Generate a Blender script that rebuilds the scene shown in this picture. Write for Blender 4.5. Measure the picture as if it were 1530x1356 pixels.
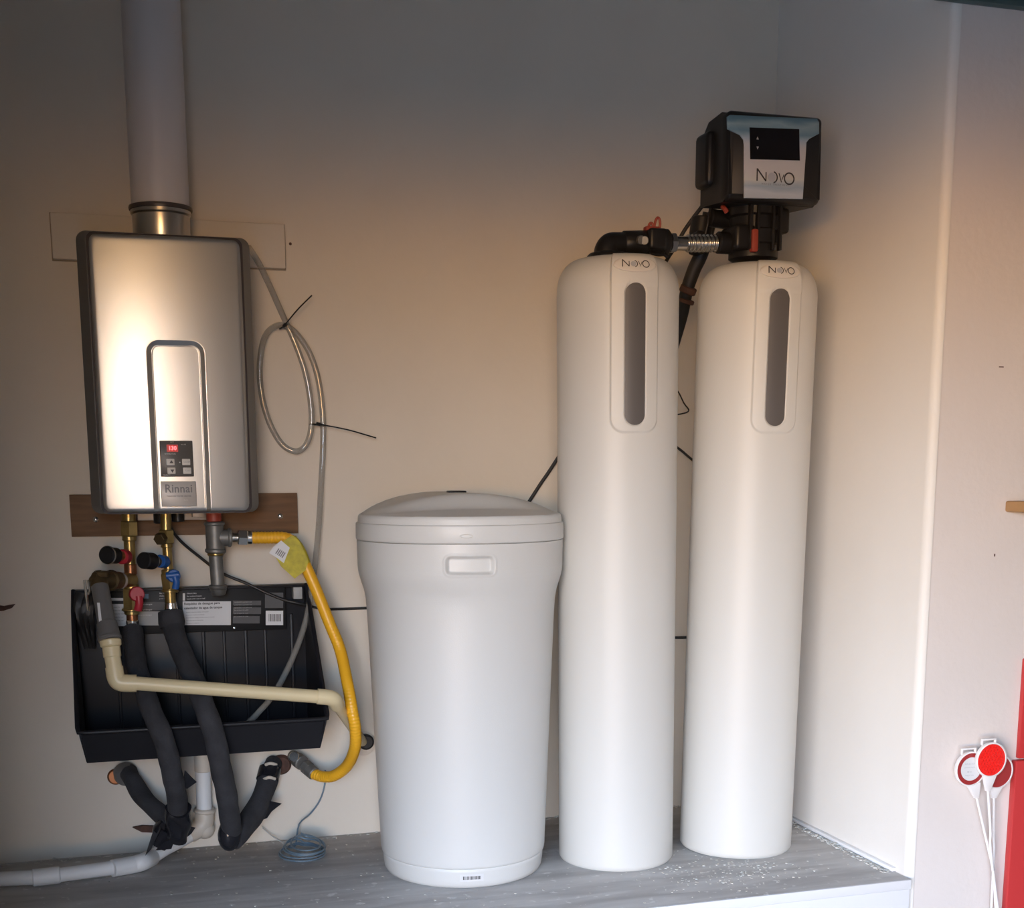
import bpy, bmesh, math, random
import numpy as np
from mathutils import Vector, Matrix

random.seed(4); np.random.seed(4)
for o in list(bpy.data.objects): bpy.data.objects.remove(o, do_unlink=True)
S = bpy.context.scene
COL = S.collection
PI = math.pi

# ------------------------------------------------------------------ camera
F, CX, CY = 1950.0, 765.0, 1054.1
PITCH, YAW, ROLL = (math.radians(a) for a in (10.291, 17.229, 0.13986))
CAM = np.array([0.0, -3.212, 0.92])
_fwd = np.array([math.sin(YAW)*math.cos(PITCH), math.cos(YAW)*math.cos(PITCH), -math.sin(PITCH)])
_rt = np.array([math.cos(YAW), -math.sin(YAW), 0.0])
_dn = np.cross(_fwd, _rt)
RT = math.cos(ROLL)*_rt + math.sin(ROLL)*_dn
DN = -math.sin(ROLL)*_rt + math.cos(ROLL)*_dn
MM = np.array([RT, DN, _fwd])
cam = bpy.data.cameras.new('camera')
cam.sensor_fit = 'HORIZONTAL'; cam.sensor_width = 36.0
cam.lens = F*36.0/1530.0
cam.shift_y = (CY-678.0)/1530.0
cam.clip_start = 0.05; cam.clip_end = 200
camo = bpy.data.objects.new('camera', cam); COL.objects.link(camo)
camo.matrix_world = Matrix(((RT[0], -DN[0], -_fwd[0], CAM[0]), (RT[1], -DN[1], -_fwd[1], CAM[1]),
                            (RT[2], -DN[2], -_fwd[2], CAM[2]), (0, 0, 0, 1)))
S.camera = camo

def at(px, py, Y):
    """measured point of the photograph that lies at depth Y (back wall is Y=0)"""
    d = MM.T @ np.array([(px-CX)/F, (py-CY)/F, 1.0])
    return CAM + d*(Y-CAM[1])/d[1]

# ------------------------------------------------------------------ exposure, world
S.view_settings.view_transform = 'Standard'
S.view_settings.look = 'None'
S.view_settings.gamma = 1.0
S.view_settings.use_curve_mapping = False
S.view_settings.exposure = 0.0
S.cycles.use_denoising = True
S.cycles.max_bounces = 10
S.cycles.diffuse_bounces = 5
S.cycles.sample_clamp_indirect = 8.0

SKY_STRENGTH = 33.0
W = bpy.data.worlds.new('evening_sky'); S.world = W; W.use_nodes = True
nt = W.node_tree; nt.nodes.clear()
out = nt.nodes.new('ShaderNodeOutputWorld'); bg = nt.nodes.new('ShaderNodeBackground')
tc = nt.nodes.new('ShaderNodeTexCoord'); sep = nt.nodes.new('ShaderNodeSeparateXYZ')
ramp = nt.nodes.new('ShaderNodeValToRGB'); mp = nt.nodes.new('ShaderNodeMapRange')
mp.inputs[1].default_value = -1; mp.inputs[2].default_value = 1
nt.links.new(tc.outputs['Generated'], sep.inputs[0]); nt.links.new(sep.outputs[2], mp.inputs[0])
nt.links.new(mp.outputs[0], ramp.inputs[0])
cr = ramp.color_ramp
def stop(sinel, c):
    e = cr.elements.new((sinel+1)/2); e.color = (*c, 1)
cr.elements[0].color = (0.08, 0.06, 0.05, 1); cr.elements[1].color = (0.08, 0.11, 0.17, 1)
stop(-0.06, (0.16, 0.10, 0.05)); stop(-0.01, (1.25, 0.64, 0.20)); stop(0.015, (1.95, 1.06, 0.36))
stop(0.04, (1.10, 0.86, 0.56)); stop(0.08, (0.76, 0.94, 1.15)); stop(0.30, (0.52, 0.74, 1.12)); stop(0.5, (0.20, 0.27, 0.42))
nt.links.new(ramp.outputs[0], bg.inputs[0]); bg.inputs[1].default_value = SKY_STRENGTH
nt.links.new(bg.outputs[0], out.inputs[0])

# garage door opening (sky portal keeps the noise down; it gives off no light of its own)
DOOR_X0, DOOR_X1, DOOR_Y, DOOR_Z1 = -3.4, 0.0, -4.3, 1.60
GROUND = -0.47
pl = bpy.data.lights.new('sky_portal', 'AREA'); pl.shape = 'RECTANGLE'
pl.size = DOOR_X1-DOOR_X0; pl.size_y = DOOR_Z1-GROUND; pl.cycles.is_portal = True
plo = bpy.data.objects.new('sky_portal', pl); COL.objects.link(plo)
plo.location = ((DOOR_X0+DOOR_X1)/2, DOOR_Y-0.16, (DOOR_Z1+GROUND)/2)
plo.rotation_euler = (PI/2, 0, 0)      # faces +Y, into the room

# ------------------------------------------------------------------ materials
def newmat(name, col=(0.5,)*3, rough=0.5, metal=0.0, bump=0.0, bscale=60, var=0.0, vscale=6, spec=None,
           alpha=1.0, emis=None, estr=1.0, trans=0.0, coat=0.0, stretch=None, col2=None):
    m = bpy.data.materials.new(name); m.use_nodes = True
    n = m.node_tree.nodes; l = m.node_tree.links; b = n['Principled BSDF']
    b.inputs['Base Color'].default_value = (*col, 1); b.inputs['Roughness'].default_value = rough
    b.inputs['Metallic'].default_value = metal; b.inputs['Alpha'].default_value = alpha
    b.inputs['Transmission Weight'].default_value = trans; b.inputs['Coat Weight'].default_value = coat
    if spec is not None: b.inputs['Specular IOR Level'].default_value = spec
    if emis: b.inputs['Emission Color'].default_value = (*emis, 1); b.inputs['Emission Strength'].default_value = estr
    t = n.new('ShaderNodeTexCoord'); mpn = n.new('ShaderNodeMapping')
    l.new(t.outputs['Object'], mpn.inputs[0])
    if stretch: mpn.inputs['Scale'].default_value = stretch
    if var > 0 or col2:
        no = n.new('ShaderNodeTexNoise'); no.inputs['Scale'].default_value = vscale; no.inputs['Detail'].default_value = 6
        l.new(mpn.outputs[0], no.inputs['Vector'])
        mx = n.new('ShaderNodeMix'); mx.data_type = 'RGBA'
        c2 = col2 or tuple(c*(1-var) for c in col)
        mx.inputs[6].default_value = (*col, 1); mx.inputs[7].default_value = (*c2, 1)
        mr = n.new('ShaderNodeMapRange'); mr.inputs[1].default_value = .35; mr.inputs[2].default_value = .65
        l.new(no.outputs['Fac'], mr.inputs[0]); l.new(mr.outputs[0], mx.inputs[0])
        l.new(mx.outputs[2], b.inputs['Base Color'])
    if bump > 0:
        nb = n.new('ShaderNodeTexNoise'); nb.inputs['Scale'].default_value = bscale; nb.inputs['Detail'].default_value = 4
        l.new(mpn.outputs[0], nb.inputs['Vector'])
        bp = n.new('ShaderNodeBump'); bp.inputs['Strength'].default_value = bump; bp.inputs['Distance'].default_value = 0.003
        l.new(nb.outputs['Fac'], bp.inputs['Height']); l.new(bp.outputs[0], b.inputs['Normal'])
    return m

M = {}
M['wall'] = newmat('wall_paint', (0.70, 0.635, 0.54), 0.6, bump=0.25, bscale=45, var=0.05, vscale=3)
M['wall_white'] = newmat('side_wall_paint', (0.78, 0.75, 0.70), 0.6, bump=0.25, bscale=45, var=0.03, vscale=3)
M['wall_pink'] = newmat('outer_wall_paint', (0.74, 0.68, 0.64), 0.6, bump=0.3, bscale=50, var=0.05, vscale=3)
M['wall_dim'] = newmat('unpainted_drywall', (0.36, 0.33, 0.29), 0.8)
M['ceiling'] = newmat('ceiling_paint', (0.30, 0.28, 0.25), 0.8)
M['garage_floor'] = newmat('garage_floor', (0.14, 0.135, 0.13), 0.8, var=0.2)
M['concrete'] = newmat('driveway_concrete', (0.20, 0.18, 0.16), 0.8, var=0.15)
M['white_paint'] = newmat('white_trim_paint', (0.82, 0.82, 0.83), 0.5, bump=0.1)
M['gasket'] = newmat('dark_grey_plastic', (0.07, 0.07, 0.07), 0.45)
M['tank'] = newmat('almond_plastic', (0.66, 0.65, 0.61), 0.46, bump=0.03, bscale=500, spec=0.5)
M['brine'] = newmat('light_grey_plastic', (0.66, 0.66, 0.635), 0.40, bump=0.10, bscale=400, spec=0.5)
M['window_grey'] = newmat('smoked_window', (0.12, 0.11, 0.105), 0.42, spec=0.4)
M['badge'] = newmat('badge_plastic', (0.70, 0.66, 0.60), 0.35)
M['ink'] = newmat('dark_ink', (0.045, 0.04, 0.04), 0.5)
M['ink_grey'] = newmat('grey_ink', (0.20, 0.19, 0.19), 0.5)
M['moon'] = newmat('pale_grey_ink', (0.44, 0.44, 0.46), 0.5)
M['black'] = newmat('black_plastic', (0.012, 0.0115, 0.012), 0.40, spec=0.35)
M['black_soft'] = newmat('black_rubber', (0.018, 0.017, 0.017), 0.5)
M['pan'] = newmat('black_tray_plastic', (0.010, 0.010, 0.013), 0.45, spec=0.35, bump=0.05, bscale=200)
M['screen'] = newmat('dark_screen', (0.008, 0.007, 0.009), 0.15)
M['foam'] = newmat('black_foam', (0.042, 0.042, 0.048), 0.85, bump=0.5, bscale=160, var=0.35, vscale=25)
M['tape'] = newmat('black_tape', (0.016, 0.016, 0.020), 0.22, bump=0.6, bscale=40)
M['silver_panel'] = newmat('silver_metallic_paint', (0.50, 0.49, 0.465), 0.31, metal=0.82, bump=0.02, bscale=900)
M['heater_side'] = newmat('dark_grey_paint', (0.15, 0.145, 0.14), 0.42, metal=0.3)
M['heater_rim'] = newmat('dark_brown_rim', (0.055, 0.045, 0.045), 0.35)
M['control'] = newmat('grey_control_panel', (0.10, 0.09, 0.08), 0.4)
M['button'] = newmat('pale_button', (0.72, 0.68, 0.62), 0.4)
M['led_back'] = newmat('red_display_glass', (0.10, 0.0, 0.0), 0.2, emis=(0.6, 0.0, 0.01), estr=0.5)
M['led'] = newmat('red_led', (0.9, 0.1, 0.1), 0.3, emis=(1.0, 0.10, 0.12), estr=3.0)
M['plaque'] = newmat('pewter_plaque', (0.50, 0.46, 0.42), 0.45, metal=0.25)
M['vent'] = newmat('white_vent_pipe', (0.60, 0.57, 0.56), 0.5)
M['steel'] = newmat('stainless_steel', (0.55, 0.52, 0.47), 0.28, metal=1.0)
M['chrome'] = newmat('bright_metal', (0.85, 0.85, 0.83), 0.25, metal=1.0)
M['corr'] = newmat('corrugated_steel', (0.62, 0.58, 0.52), 0.22, metal=1.0)
M['zinc'] = newmat('galvanised_iron', (0.24, 0.235, 0.22), 0.5, metal=0.6, var=0.3, vscale=30)
M['brass'] = newmat('brass', (0.50, 0.37, 0.15), 0.32, metal=0.9, var=0.35, vscale=25)
M['bronze'] = newmat('tarnished_bronze', (0.17, 0.12, 0.06), 0.42, metal=0.75, var=0.4, vscale=30)
M['copper'] = newmat('copper', (0.36, 0.16, 0.08), 0.35, metal=0.9, var=0.3, vscale=25)
M['red'] = newmat('red_plastic', (0.42, 0.02, 0.035), 0.4)
M['red_dark'] = newmat('dull_red_plastic', (0.30, 0.045, 0.025), 0.5)
M['blue'] = newmat('blue_plastic', (0.015, 0.09, 0.32), 0.4)
M['yellow'] = newmat('yellow_coated_hose', (0.86, 0.44, 0.02), 0.38)
M['tag_yellow'] = newmat('yellow_tag', (0.55, 0.46, 0.02), 0.5, var=0.3, vscale=60)
M['paper'] = newmat('white_label_paper', (0.70, 0.70, 0.70), 0.6)
M['paper_grey'] = newmat('grey_label_paper', (0.36, 0.36, 0.35), 0.6)
M['paper_dark'] = newmat('dark_grey_label', (0.055, 0.055, 0.058), 0.5)
M['label_black'] = newmat('black_label', (0.008, 0.008, 0.009), 0.5, spec=0.3)
M['label_blue'] = newmat('blue_label_mark', (0.03, 0.13, 0.24), 0.4)
M['cream'] = newmat('cream_cpvc', (0.72, 0.60, 0.36), 0.38)
M['grey_pipe'] = newmat('grey_plastic_pipe', (0.13, 0.125, 0.12), 0.5)
M['pvc'] = newmat('white_pvc', (0.76, 0.77, 0.77), 0.4)
M['pvc_warm'] = newmat('cream_white_pvc', (0.62, 0.55, 0.46), 0.45)
M['caulk_shade'] = newmat('brown_caulk_shade', (0.34, 0.27, 0.19), 0.7)
M['board'] = newmat('brown_board', (0.20, 0.105, 0.05), 0.65, var=0.3, vscale=5, stretch=(2, 2, 20), bump=0.1)
M['clear'] = newmat('clear_vinyl_tube', (0.40, 0.38, 0.34), 0.12, alpha=0.42, spec=0.8, coat=0.6)
M['wire'] = newmat('blue_grey_wire', (0.14, 0.20, 0.25), 0.4)
M['wire_white'] = newmat('pale_wire', (0.45, 0.44, 0.42), 0.5)
M['rod'] = newmat('white_fibreglass_rod', (0.85, 0.82, 0.80), 0.4)
M['reflector'] = newmat('red_reflector', (0.80, 0.015, 0.01), 0.18, coat=0.5)
M['reflector_dark'] = newmat('dull_red_reflector', (0.34, 0.03, 0.03), 0.3)
M['red_paint'] = newmat('red_paint', (0.50, 0.035, 0.035), 0.42)
M['teal'] = newmat('teal_grey_metal', (0.10, 0.15, 0.15), 0.4, metal=0.4)
M['rust'] = newmat('rusty_brown', (0.10, 0.045, 0.03), 0.8, var=0.4, vscale=60)
M['crumb'] = newmat('pale_crumbs', (0.62, 0.60, 0.55), 0.8)
M['wood'] = newmat('pale_wood', (0.42, 0.24, 0.10), 0.6, var=0.2)

def ledge_material():
    m = bpy.data.materials.new('weathered_board'); m.use_nodes = True
    n = m.node_tree.nodes; l = m.node_tree.links; b = n['Principled BSDF']
    t = n.new('ShaderNodeTexCoord'); mpn = n.new('ShaderNodeMapping'); mpn.inputs['Scale'].default_value = (1.6, 8, 8)
    l.new(t.outputs['Object'], mpn.inputs[0])
    no = n.new('ShaderNodeTexNoise'); no.inputs['Scale'].default_value = 2.6; no.inputs['Detail'].default_value = 9; no.inputs['Distortion'].default_value = .6
    l.new(mpn.outputs[0], no.inputs['Vector'])
    r = n.new('ShaderNodeValToRGB'); r.color_ramp.elements[0].position = .3; r.color_ramp.elements[1].position = .72
    r.color_ramp.elements[0].color = (0.42, 0.40, 0.385, 1); r.color_ramp.elements[1].color = (0.66, 0.64, 0.62, 1)
    l.new(no.outputs['Fac'], r.inputs[0])
    # pale plaster specks
    sp = n.new('ShaderNodeTexNoise'); sp.inputs['Scale'].default_value = 38; sp.inputs['Detail'].default_value = 5
    l.new(t.outputs['Object'], sp.inputs['Vector'])
    mr = n.new('ShaderNodeMapRange'); mr.inputs[1].default_value = .63; mr.inputs[2].default_value = .70; l.new(sp.outputs['Fac'], mr.inputs[0])
    mx = n.new('ShaderNodeMix'); mx.data_type = 'RGBA'; mx.inputs[7].default_value = (0.74, 0.72, 0.70, 1)
    l.new(mr.outputs[0], mx.inputs[0]); l.new(r.outputs[0], mx.inputs[6])
    # green spill near the tanks
    vd = n.new('ShaderNodeVectorMath'); vd.operation = 'DISTANCE'; vd.inputs[1].default_value = (0.95, -0.53, 0.0)
    l.new(t.outputs['Object'], vd.inputs[0])
    mr2 = n.new('ShaderNodeMapRange'); mr2.inputs[1].default_value = .22; mr2.inputs[2].default_value = .02
    l.new(vd.outputs['Value'], mr2.inputs[0])
    g = n.new('ShaderNodeTexNoise'); g.inputs['Scale'].default_value = 16; g.inputs['Detail'].default_value = 6
    l.new(t.outputs['Object'], g.inputs['Vector'])
    mr3 = n.new('ShaderNodeMapRange'); mr3.inputs[1].default_value = .42; mr3.inputs[2].default_value = .62; l.new(g.outputs['Fac'], mr3.inputs[0])
    mu = n.new('ShaderNodeMath'); mu.operation = 'MULTIPLY'; l.new(mr2.outputs[0], mu.inputs[0]); l.new(mr3.outputs[0], mu.inputs[1])
    mx2 = n.new('ShaderNodeMix'); mx2.data_type = 'RGBA'; mx2.inputs[7].default_value = (0.10, 0.34, 0.17, 1)
    l.new(mu.outputs[0], mx2.inputs[0]); l.new(mx.outputs[2], mx2.inputs[6]); l.new(mx2.outputs[2], b.inputs['Base Color'])
    b.inputs['Roughness'].default_value = .7
    bp = n.new('ShaderNodeBump'); bp.inputs['Strength'].default_value = .4; bp.inputs['Distance'].default_value = .004
    l.new(no.outputs['Fac'], bp.inputs['Height']); l.new(bp.outputs[0], b.inputs['Normal'])
    return m
M['ledge'] = ledge_material()

def faceplate_material():
    """printed face plate: misty blue waves at the top and foot, pale grey in between"""
    m = bpy.data.materials.new('printed_face_plate'); m.use_nodes = True
    n = m.node_tree.nodes; l = m.node_tree.links; b = n['Principled BSDF']
    t = n.new('ShaderNodeTexCoord'); sp = n.new('ShaderNodeSeparateXYZ')
    w = n.new('ShaderNodeTexNoise'); w.inputs['Scale'].default_value = 14; w.inputs['Detail'].default_value = 3
    mpn = n.new('ShaderNodeMapping'); mpn.inputs['Scale'].default_value = (.5, 1, 1.4); mpn.inputs['Rotation'].default_value = (0, .35, 0)
    l.new(t.outputs['Object'], mpn.inputs[0]); l.new(mpn.outputs[0], w.inputs['Vector'])
    l.new(t.outputs['Object'], sp.inputs[0])
    ad = n.new('ShaderNodeMath'); ad.operation = 'MULTIPLY_ADD'; ad.inputs[1].default_value = .05
    l.new(w.outputs['Fac'], ad.inputs[0]); l.new(sp.outputs[2], ad.inputs[2])
    mr = n.new('ShaderNodeMapRange'); mr.inputs[1].default_value = .137; mr.inputs[2].default_value = .322
    l.new(ad.outputs[0], mr.inputs[0])
    r = n.new('ShaderNodeValToRGB'); c = r.color_ramp
    c.elements[0].position = 0; c.elements[0].color = (.42, .47, .52, 1)
    c.elements[1].position = 1; c.elements[1].color = (.10, .19, .24, 1)
    for p, k in ((.10, (.50, .55, .60)), (.16, (.34, .42, .50)), (.24, (.60, .60, .55)), (.34, (.60, .57, .55)), (.60, (.58, .56, .54)), (.70, (.42, .50, .54)), (.78, (.16, .27, .32)), (.86, (.30, .40, .42)), (.92, (.12, .22, .27))):
        e = c.elements.new(p); e.color = (*k, 1)
    l.new(mr.outputs[0], r.inputs[0]); l.new(r.outputs[0], b.inputs['Base Color']); b.inputs['Roughness'].default_value = .35
    return m
M['faceplate'] = faceplate_material()

# ------------------------------------------------------------------ mesh helpers: everything is (verts Nx3, faces)
def join(parts):
    V = []; Fc = []; k = 0
    for v, f in parts:
        v = np.asarray(v, float); V.append(v); Fc += [tuple(i+k for i in q) for q in f]; k += len(v)
    return np.concatenate(V), Fc

def obj(name, geo, mat, parent=None, angle=35, origin=None):
    V, Fc = geo; V = np.asarray(V, float)
    if parent is not None: off = np.array(parent['_org'])
    elif origin is not None: off = np.array(origin, float)
    else: off = np.array([(V[:, 0].min()+V[:, 0].max())/2, (V[:, 1].min()+V[:, 1].max())/2, V[:, 2].min()])
    me = bpy.data.meshes.new(name); me.from_pydata([tuple(p) for p in (V-off)], [], Fc)
    me.materials.append(M[mat] if isinstance(mat, str) else mat)
    bm = bmesh.new(); bm.from_mesh(me); bmesh.ops.recalc_face_normals(bm, faces=bm.faces); bm.to_mesh(me); bm.free()
    me.polygons.foreach_set('use_smooth', [True]*len(me.polygons))
    me.set_sharp_from_angle(angle=math.radians(angle))
    o = bpy.data.objects.new(name, me); COL.objects.link(o)
    o['_org'] = [float(x) for x in off]
    if parent is None: o.location = off
    else:
        o.parent = parent
    return o

def root(name, loc):
    o = bpy.data.objects.new(name, None); o.empty_display_size = .05; COL.objects.link(o)
    o.location = loc; o['_org'] = [float(x) for x in loc]; return o

def tag(o, label=None, cat=None, group=None, kind=None):
    if label: o['label'] = label
    if cat: o['category'] = cat
    if group: o['group'] = group
    if kind: o['kind'] = kind
    return o

def box(x0, x1, y0, y1, z0, z1, bev=0.0, seg=2):
    bm = bmesh.new(); bmesh.ops.create_cube(bm, size=1.0)
    for v in bm.verts:
        v.co = Vector(((x0+x1)/2+v.co.x*(x1-x0), (y0+y1)/2+v.co.y*(y1-y0), (z0+z1)/2+v.co.z*(z1-z0)))
    if bev > 0: bmesh.ops.bevel(bm, geom=bm.edges[:], offset=bev, segments=seg, affect='EDGES', profile=.5)
    bm.verts.index_update()
    r = (np.array([v.co[:] for v in bm.verts]), [tuple(v.index for v in f.verts) for f in bm.faces]); bm.free(); return r

def frame(axis):
    a = np.array(axis, float); a /= np.linalg.norm(a)
    h = np.array([0, 0, 1.0]) if abs(a[2]) < .9 else np.array([1.0, 0, 0])
    u = np.cross(h, a); u /= np.linalg.norm(u); v = np.cross(a, u); return u, v, a

def lathe(prof, c=(0, 0, 0), axis=(0, 0, 1), n=40, phase=0.0):
    """prof: list of (radius, distance along the axis)"""
    u, v, a = frame(axis); c = np.array(c, float); V = []; Fc = []
    for r, z in prof:
        r = max(r, 1e-5)
        for k in range(n):
            t = 2*PI*k/n+phase; V.append(c+u*r*math.cos(t)+v*r*math.sin(t)+a*z)
    for i in range(len(prof)-1):
        for k in range(n):
            k2 = (k+1) % n; Fc.append((i*n+k, i*n+k2, (i+1)*n+k2, (i+1)*n+k))
    Fc.append(tuple(range(n))[::-1]); Fc.append(tuple((len(prof)-1)*n+k for k in range(n)))
    return np.array(V), Fc

def cyl(p0, p1, r, r1=None, n=28, ch=0.0):
    p0 = np.array(p0, float); p1 = np.array(p1, float); L = np.linalg.norm(p1-p0); r1 = r if r1 is None else r1
    ch = min(ch or r*.12, L*.3)
    return lathe([(r-ch, 0), (r, ch), (r1, L-ch), (r1-ch, L)], p0, p1-p0, n)

def hexnut(p0, p1, r): return cyl(p0, p1, r, n=6, ch=r*.12)

def spline(pts, k=8):
    P = [np.array(p, float) for p in pts]
    if len(P) == 2: return [P[0]+(P[1]-P[0])*i/k for i in range(k+1)]
    P = [2*P[0]-P[1]]+P+[2*P[-1]-P[-2]]; out = []
    for i in range(1, len(P)-2):
        a, b, c, d = P[i-1:i+3]
        for j in range(k):
            t = j/k; out.append(.5*((2*b)+(-a+c)*t+(2*a-5*b+4*c-d)*t*t+(-a+3*b-3*c+d)*t**3))
    out.append(P[-2]); return out

def tube(pts, r, n=14, k=8, rf=None, smooth=True, closed=False):
    C = spline(pts, k) if smooth else [np.array(p, float) for p in pts]
    m = len(C); V = []; Fc = []; T = [C[min(i+1, m-1)]-C[max(i-1, 0)] for i in range(m)]
    u, v, a = frame(T[0]); L = 0
    for i in range(m):
        t = T[i]/np.linalg.norm(T[i])
        u = u-t*np.dot(u, t); u /= np.linalg.norm(u); v = np.cross(t, u)
        if i: L += np.linalg.norm(C[i]-C[i-1])
        for j in range(n):
            th = 2*PI*j/n; rr = (rf(L, th, i/(m-1)) if rf else r)
            V.append(C[i]+u*rr*math.cos(th)+v*rr*math.sin(th))
    for i in range(m-1):
        for j in range(n):
            j2 = (j+1) % n; Fc.append((i*n+j, i*n+j2, (i+1)*n+j2, (i+1)*n+j))
    Fc.append(tuple(range(n))[::-1]); Fc.append(tuple((m-1)*n+j for j in range(n)))
    return np.array(V), Fc

def sphere(c, r, n=20, sq=(1, 1, 1)):
    pr = [(r*math.sin(PI*i/12), -r*math.cos(PI*i/12)) for i in range(13)]
    V, Fc = lathe(pr, (0, 0, 0), (0, 0, 1), n); return V*np.array(sq)+np.array(c), Fc

def extrude(poly, to3, d0, d1, bev=0.0):
    """poly 2-D outline; to3(u,v,d) -> 3-D; caps + sides, inset rim when bev > 0"""
    P = np.array(poly, float); n = len(P); c = P.mean(0)
    rings = [(P, d0), (P, d1)]
    if bev > 0:
        def inset(Q, b):
            o = []
            for i in range(n):
                a = Q[i]-Q[i-1]; e = Q[(i+1) % n]-Q[i]
                na = np.array([-a[1], a[0]])/max(1e-9, np.linalg.norm(a)); ne = np.array([-e[1], e[0]])/max(1e-9, np.linalg.norm(e))
                s = na+ne; s = s/max(.3, np.dot(s, s)/2)
                o.append(Q[i]+s*b)
            return np.array(o)
        area = sum(P[i-1][0]*P[i][1]-P[i][0]*P[i-1][1] for i in range(n))
        sg = 1 if area > 0 else -1
        dd = 1 if d1 > d0 else -1
        rings = [(P, d0), (P, d1-dd*bev), (inset(P, sg*bev*.35), d1-dd*bev*.35), (inset(P, sg*bev), d1)]
    V = []; Fc = []
    for Q, d in rings:
        for u, v in Q: V.append(to3(u, v, d))
    m = len(rings)
    for i in range(m-1):
        for k in range(n):
            k2 = (k+1) % n; Fc.append((i*n+k, i*n+k2, (i+1)*n+k2, (i+1)*n+k))
    Fc.append(tuple(range(n))[::-1]); Fc.append(tuple((m-1)*n+k for k in range(n)))
    return np.array(V), Fc

def rrect(x0, x1, y0, y1, r, k=5):
    o = []
    for cx, cy, a in ((x1-r, y1-r, 0), (x0+r, y1-r, 90), (x0+r, y0+r, 180), (x1-r, y0+r, 270)):
        for i in range(k+1):
            t = math.radians(a+90*i/k); o.append((cx+r*math.cos(t), cy+r*math.sin(t)))
    return o

def front(Y): return lambda u, v, d: np.array([u, Y-d, v])   # outline in X-Z, thickness towards the camera

def text2d(s, size, bold=0.0, align='CENTER', spacing=1.0):
    cu = bpy.data.curves.new('t', 'FONT'); cu.body = s; cu.size = size; cu.offset = bold; cu.align_x = align; cu.align_y = 'CENTER'
    cu.space_character = spacing; cu.resolution_u = 3
    o = bpy.data.objects.new('t', cu); COL.objects.link(o)
    dg = bpy.context.evaluated_depsgraph_get(); me = o.evaluated_get(dg).to_mesh()
    V = np.array([v.co[:] for v in me.vertices]) if len(me.vertices) else np.zeros((0, 3)); Fc = [tuple(p.vertices) for p in me.polygons]
    o.evaluated_get(dg).to_mesh_clear(); bpy.data.objects.remove(o, do_unlink=True); bpy.data.curves.remove(cu)
    return V, Fc

def mapped(geo2, fn): return np.array([fn(p[0], p[1]) for p in geo2[0]]), geo2[1]

def ribbon(pts, w):
    """flat 2-D stroke"""
    P = [np.array(p, float) for p in pts]; V = []; Fc = []
    for i, p in enumerate(P):
        t = P[min(i+1, len(P)-1)]-P[max(i-1, 0)]; t = t/max(1e-9, np.linalg.norm(t)); nn = np.array([-t[1], t[0]])
        ww = w[i] if isinstance(w, (list, tuple)) else w
        V += [(*(p+nn*ww/2), 0), (*(p-nn*ww/2), 0)]
    for i in range(len(P)-1): Fc.append((2*i, 2*i+1, 2*i+3, 2*i+2))
    return np.array(V), Fc

def logo(wid):
    """the four-letter maker's mark: N, moon-shaped O, V drawn as two leaning strokes, ring O -> dark strokes, pale disc"""
    s = wid/4.0; h = .98*s; w = .135*s; x0 = -2*s
    seg = lambda a, b, k=6: [(a[0]+(b[0]-a[0])*i/k, a[1]+(b[1]-a[1])*i/k) for i in range(k+1)]
    arc = lambda cx, cy, r, a0, a1, k=20: [(cx+r*math.cos(math.radians(a0+(a1-a0)*i/k)), cy+r*math.sin(math.radians(a0+(a1-a0)*i/k))) for i in range(k+1)]
    D = [ribbon(seg((x0+.06*s, -h/2), (x0+.06*s, h*.62)), w), ribbon(seg((x0+.06*s, h*.60), (x0+.98*s, -h*.44)), w), ribbon(seg((x0+.98*s, -h*.46), (x0+.98*s, h*.36)), w*.8)]
    D.append(ribbon(arc(x0+1.66*s, -.04*s, .50*s, -75, 75), w*.9))
    D += [ribbon(seg((x0+2.32*s, h*.38), (x0+2.62*s, -h*.44)), w*.7), ribbon(seg((x0+2.86*s, h*.30), (x0+2.66*s, -h*.2)), w*.6)]
    D.append(ribbon(arc(x0+3.42*s, -.04*s, .50*s, 0, 360, 36), w))
    a = arc(x0+1.60*s, -.04*s, .40*s, 0, 360, 28)[:-1]
    disc = (np.array([(*p, 0) for p in a]), [tuple(range(28))])
    return join(D), disc

# ================================================================== THE SETTING
def structure(name, geo, mat, parent=None, angle=35):
    o = obj(name, geo, mat, parent, angle); 
    if parent is None: o['kind'] = 'structure'
    return o
WX = 1.71           # right return of the recess
WY = -0.745         # outer wall plane
HT = 2.60
structure('wall_back', box(-0.47, WX+.12, 0.0, 0.12, GROUND, HT), 'wall')
# right return with a rounded corner bead
rp = [(WX, 0.02), (WX, WY+.018)]+[(WX+.018-.018*math.cos(t), WY+.018-.018*math.sin(t)) for t in (0.4, .8, 1.2)]+[(WX+.018, WY), (WX+.0185, WY), (WX+.0185, .02)]
structure('wall_right', extrude(rp, lambda u, v, d: np.array([u, v, d]), GROUND, HT), 'wall_white')
structure('wall_outer', box(WX+.018, 3.2, WY, WY+.12, GROUND, HT), 'wall_pink')
structure('wall_left', box(-0.47, -0.35, -1.90, 0.001, GROUND, HT), 'wall')
structure('shade_pier', box(-0.351, -0.195, -2.10, -1.90, GROUND, HT, .004), 'wall')  # unseen pier, added to shade the left end of the back wall
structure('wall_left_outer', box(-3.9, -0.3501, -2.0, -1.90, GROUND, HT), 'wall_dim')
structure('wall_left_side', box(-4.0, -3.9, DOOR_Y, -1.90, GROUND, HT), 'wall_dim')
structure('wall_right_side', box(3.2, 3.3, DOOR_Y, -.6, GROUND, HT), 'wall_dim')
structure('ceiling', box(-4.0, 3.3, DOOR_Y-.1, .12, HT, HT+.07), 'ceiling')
structure('floor', box(-4.0, 3.3, DOOR_Y-.1, .12, GROUND-.05, GROUND), 'garage_floor')
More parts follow.
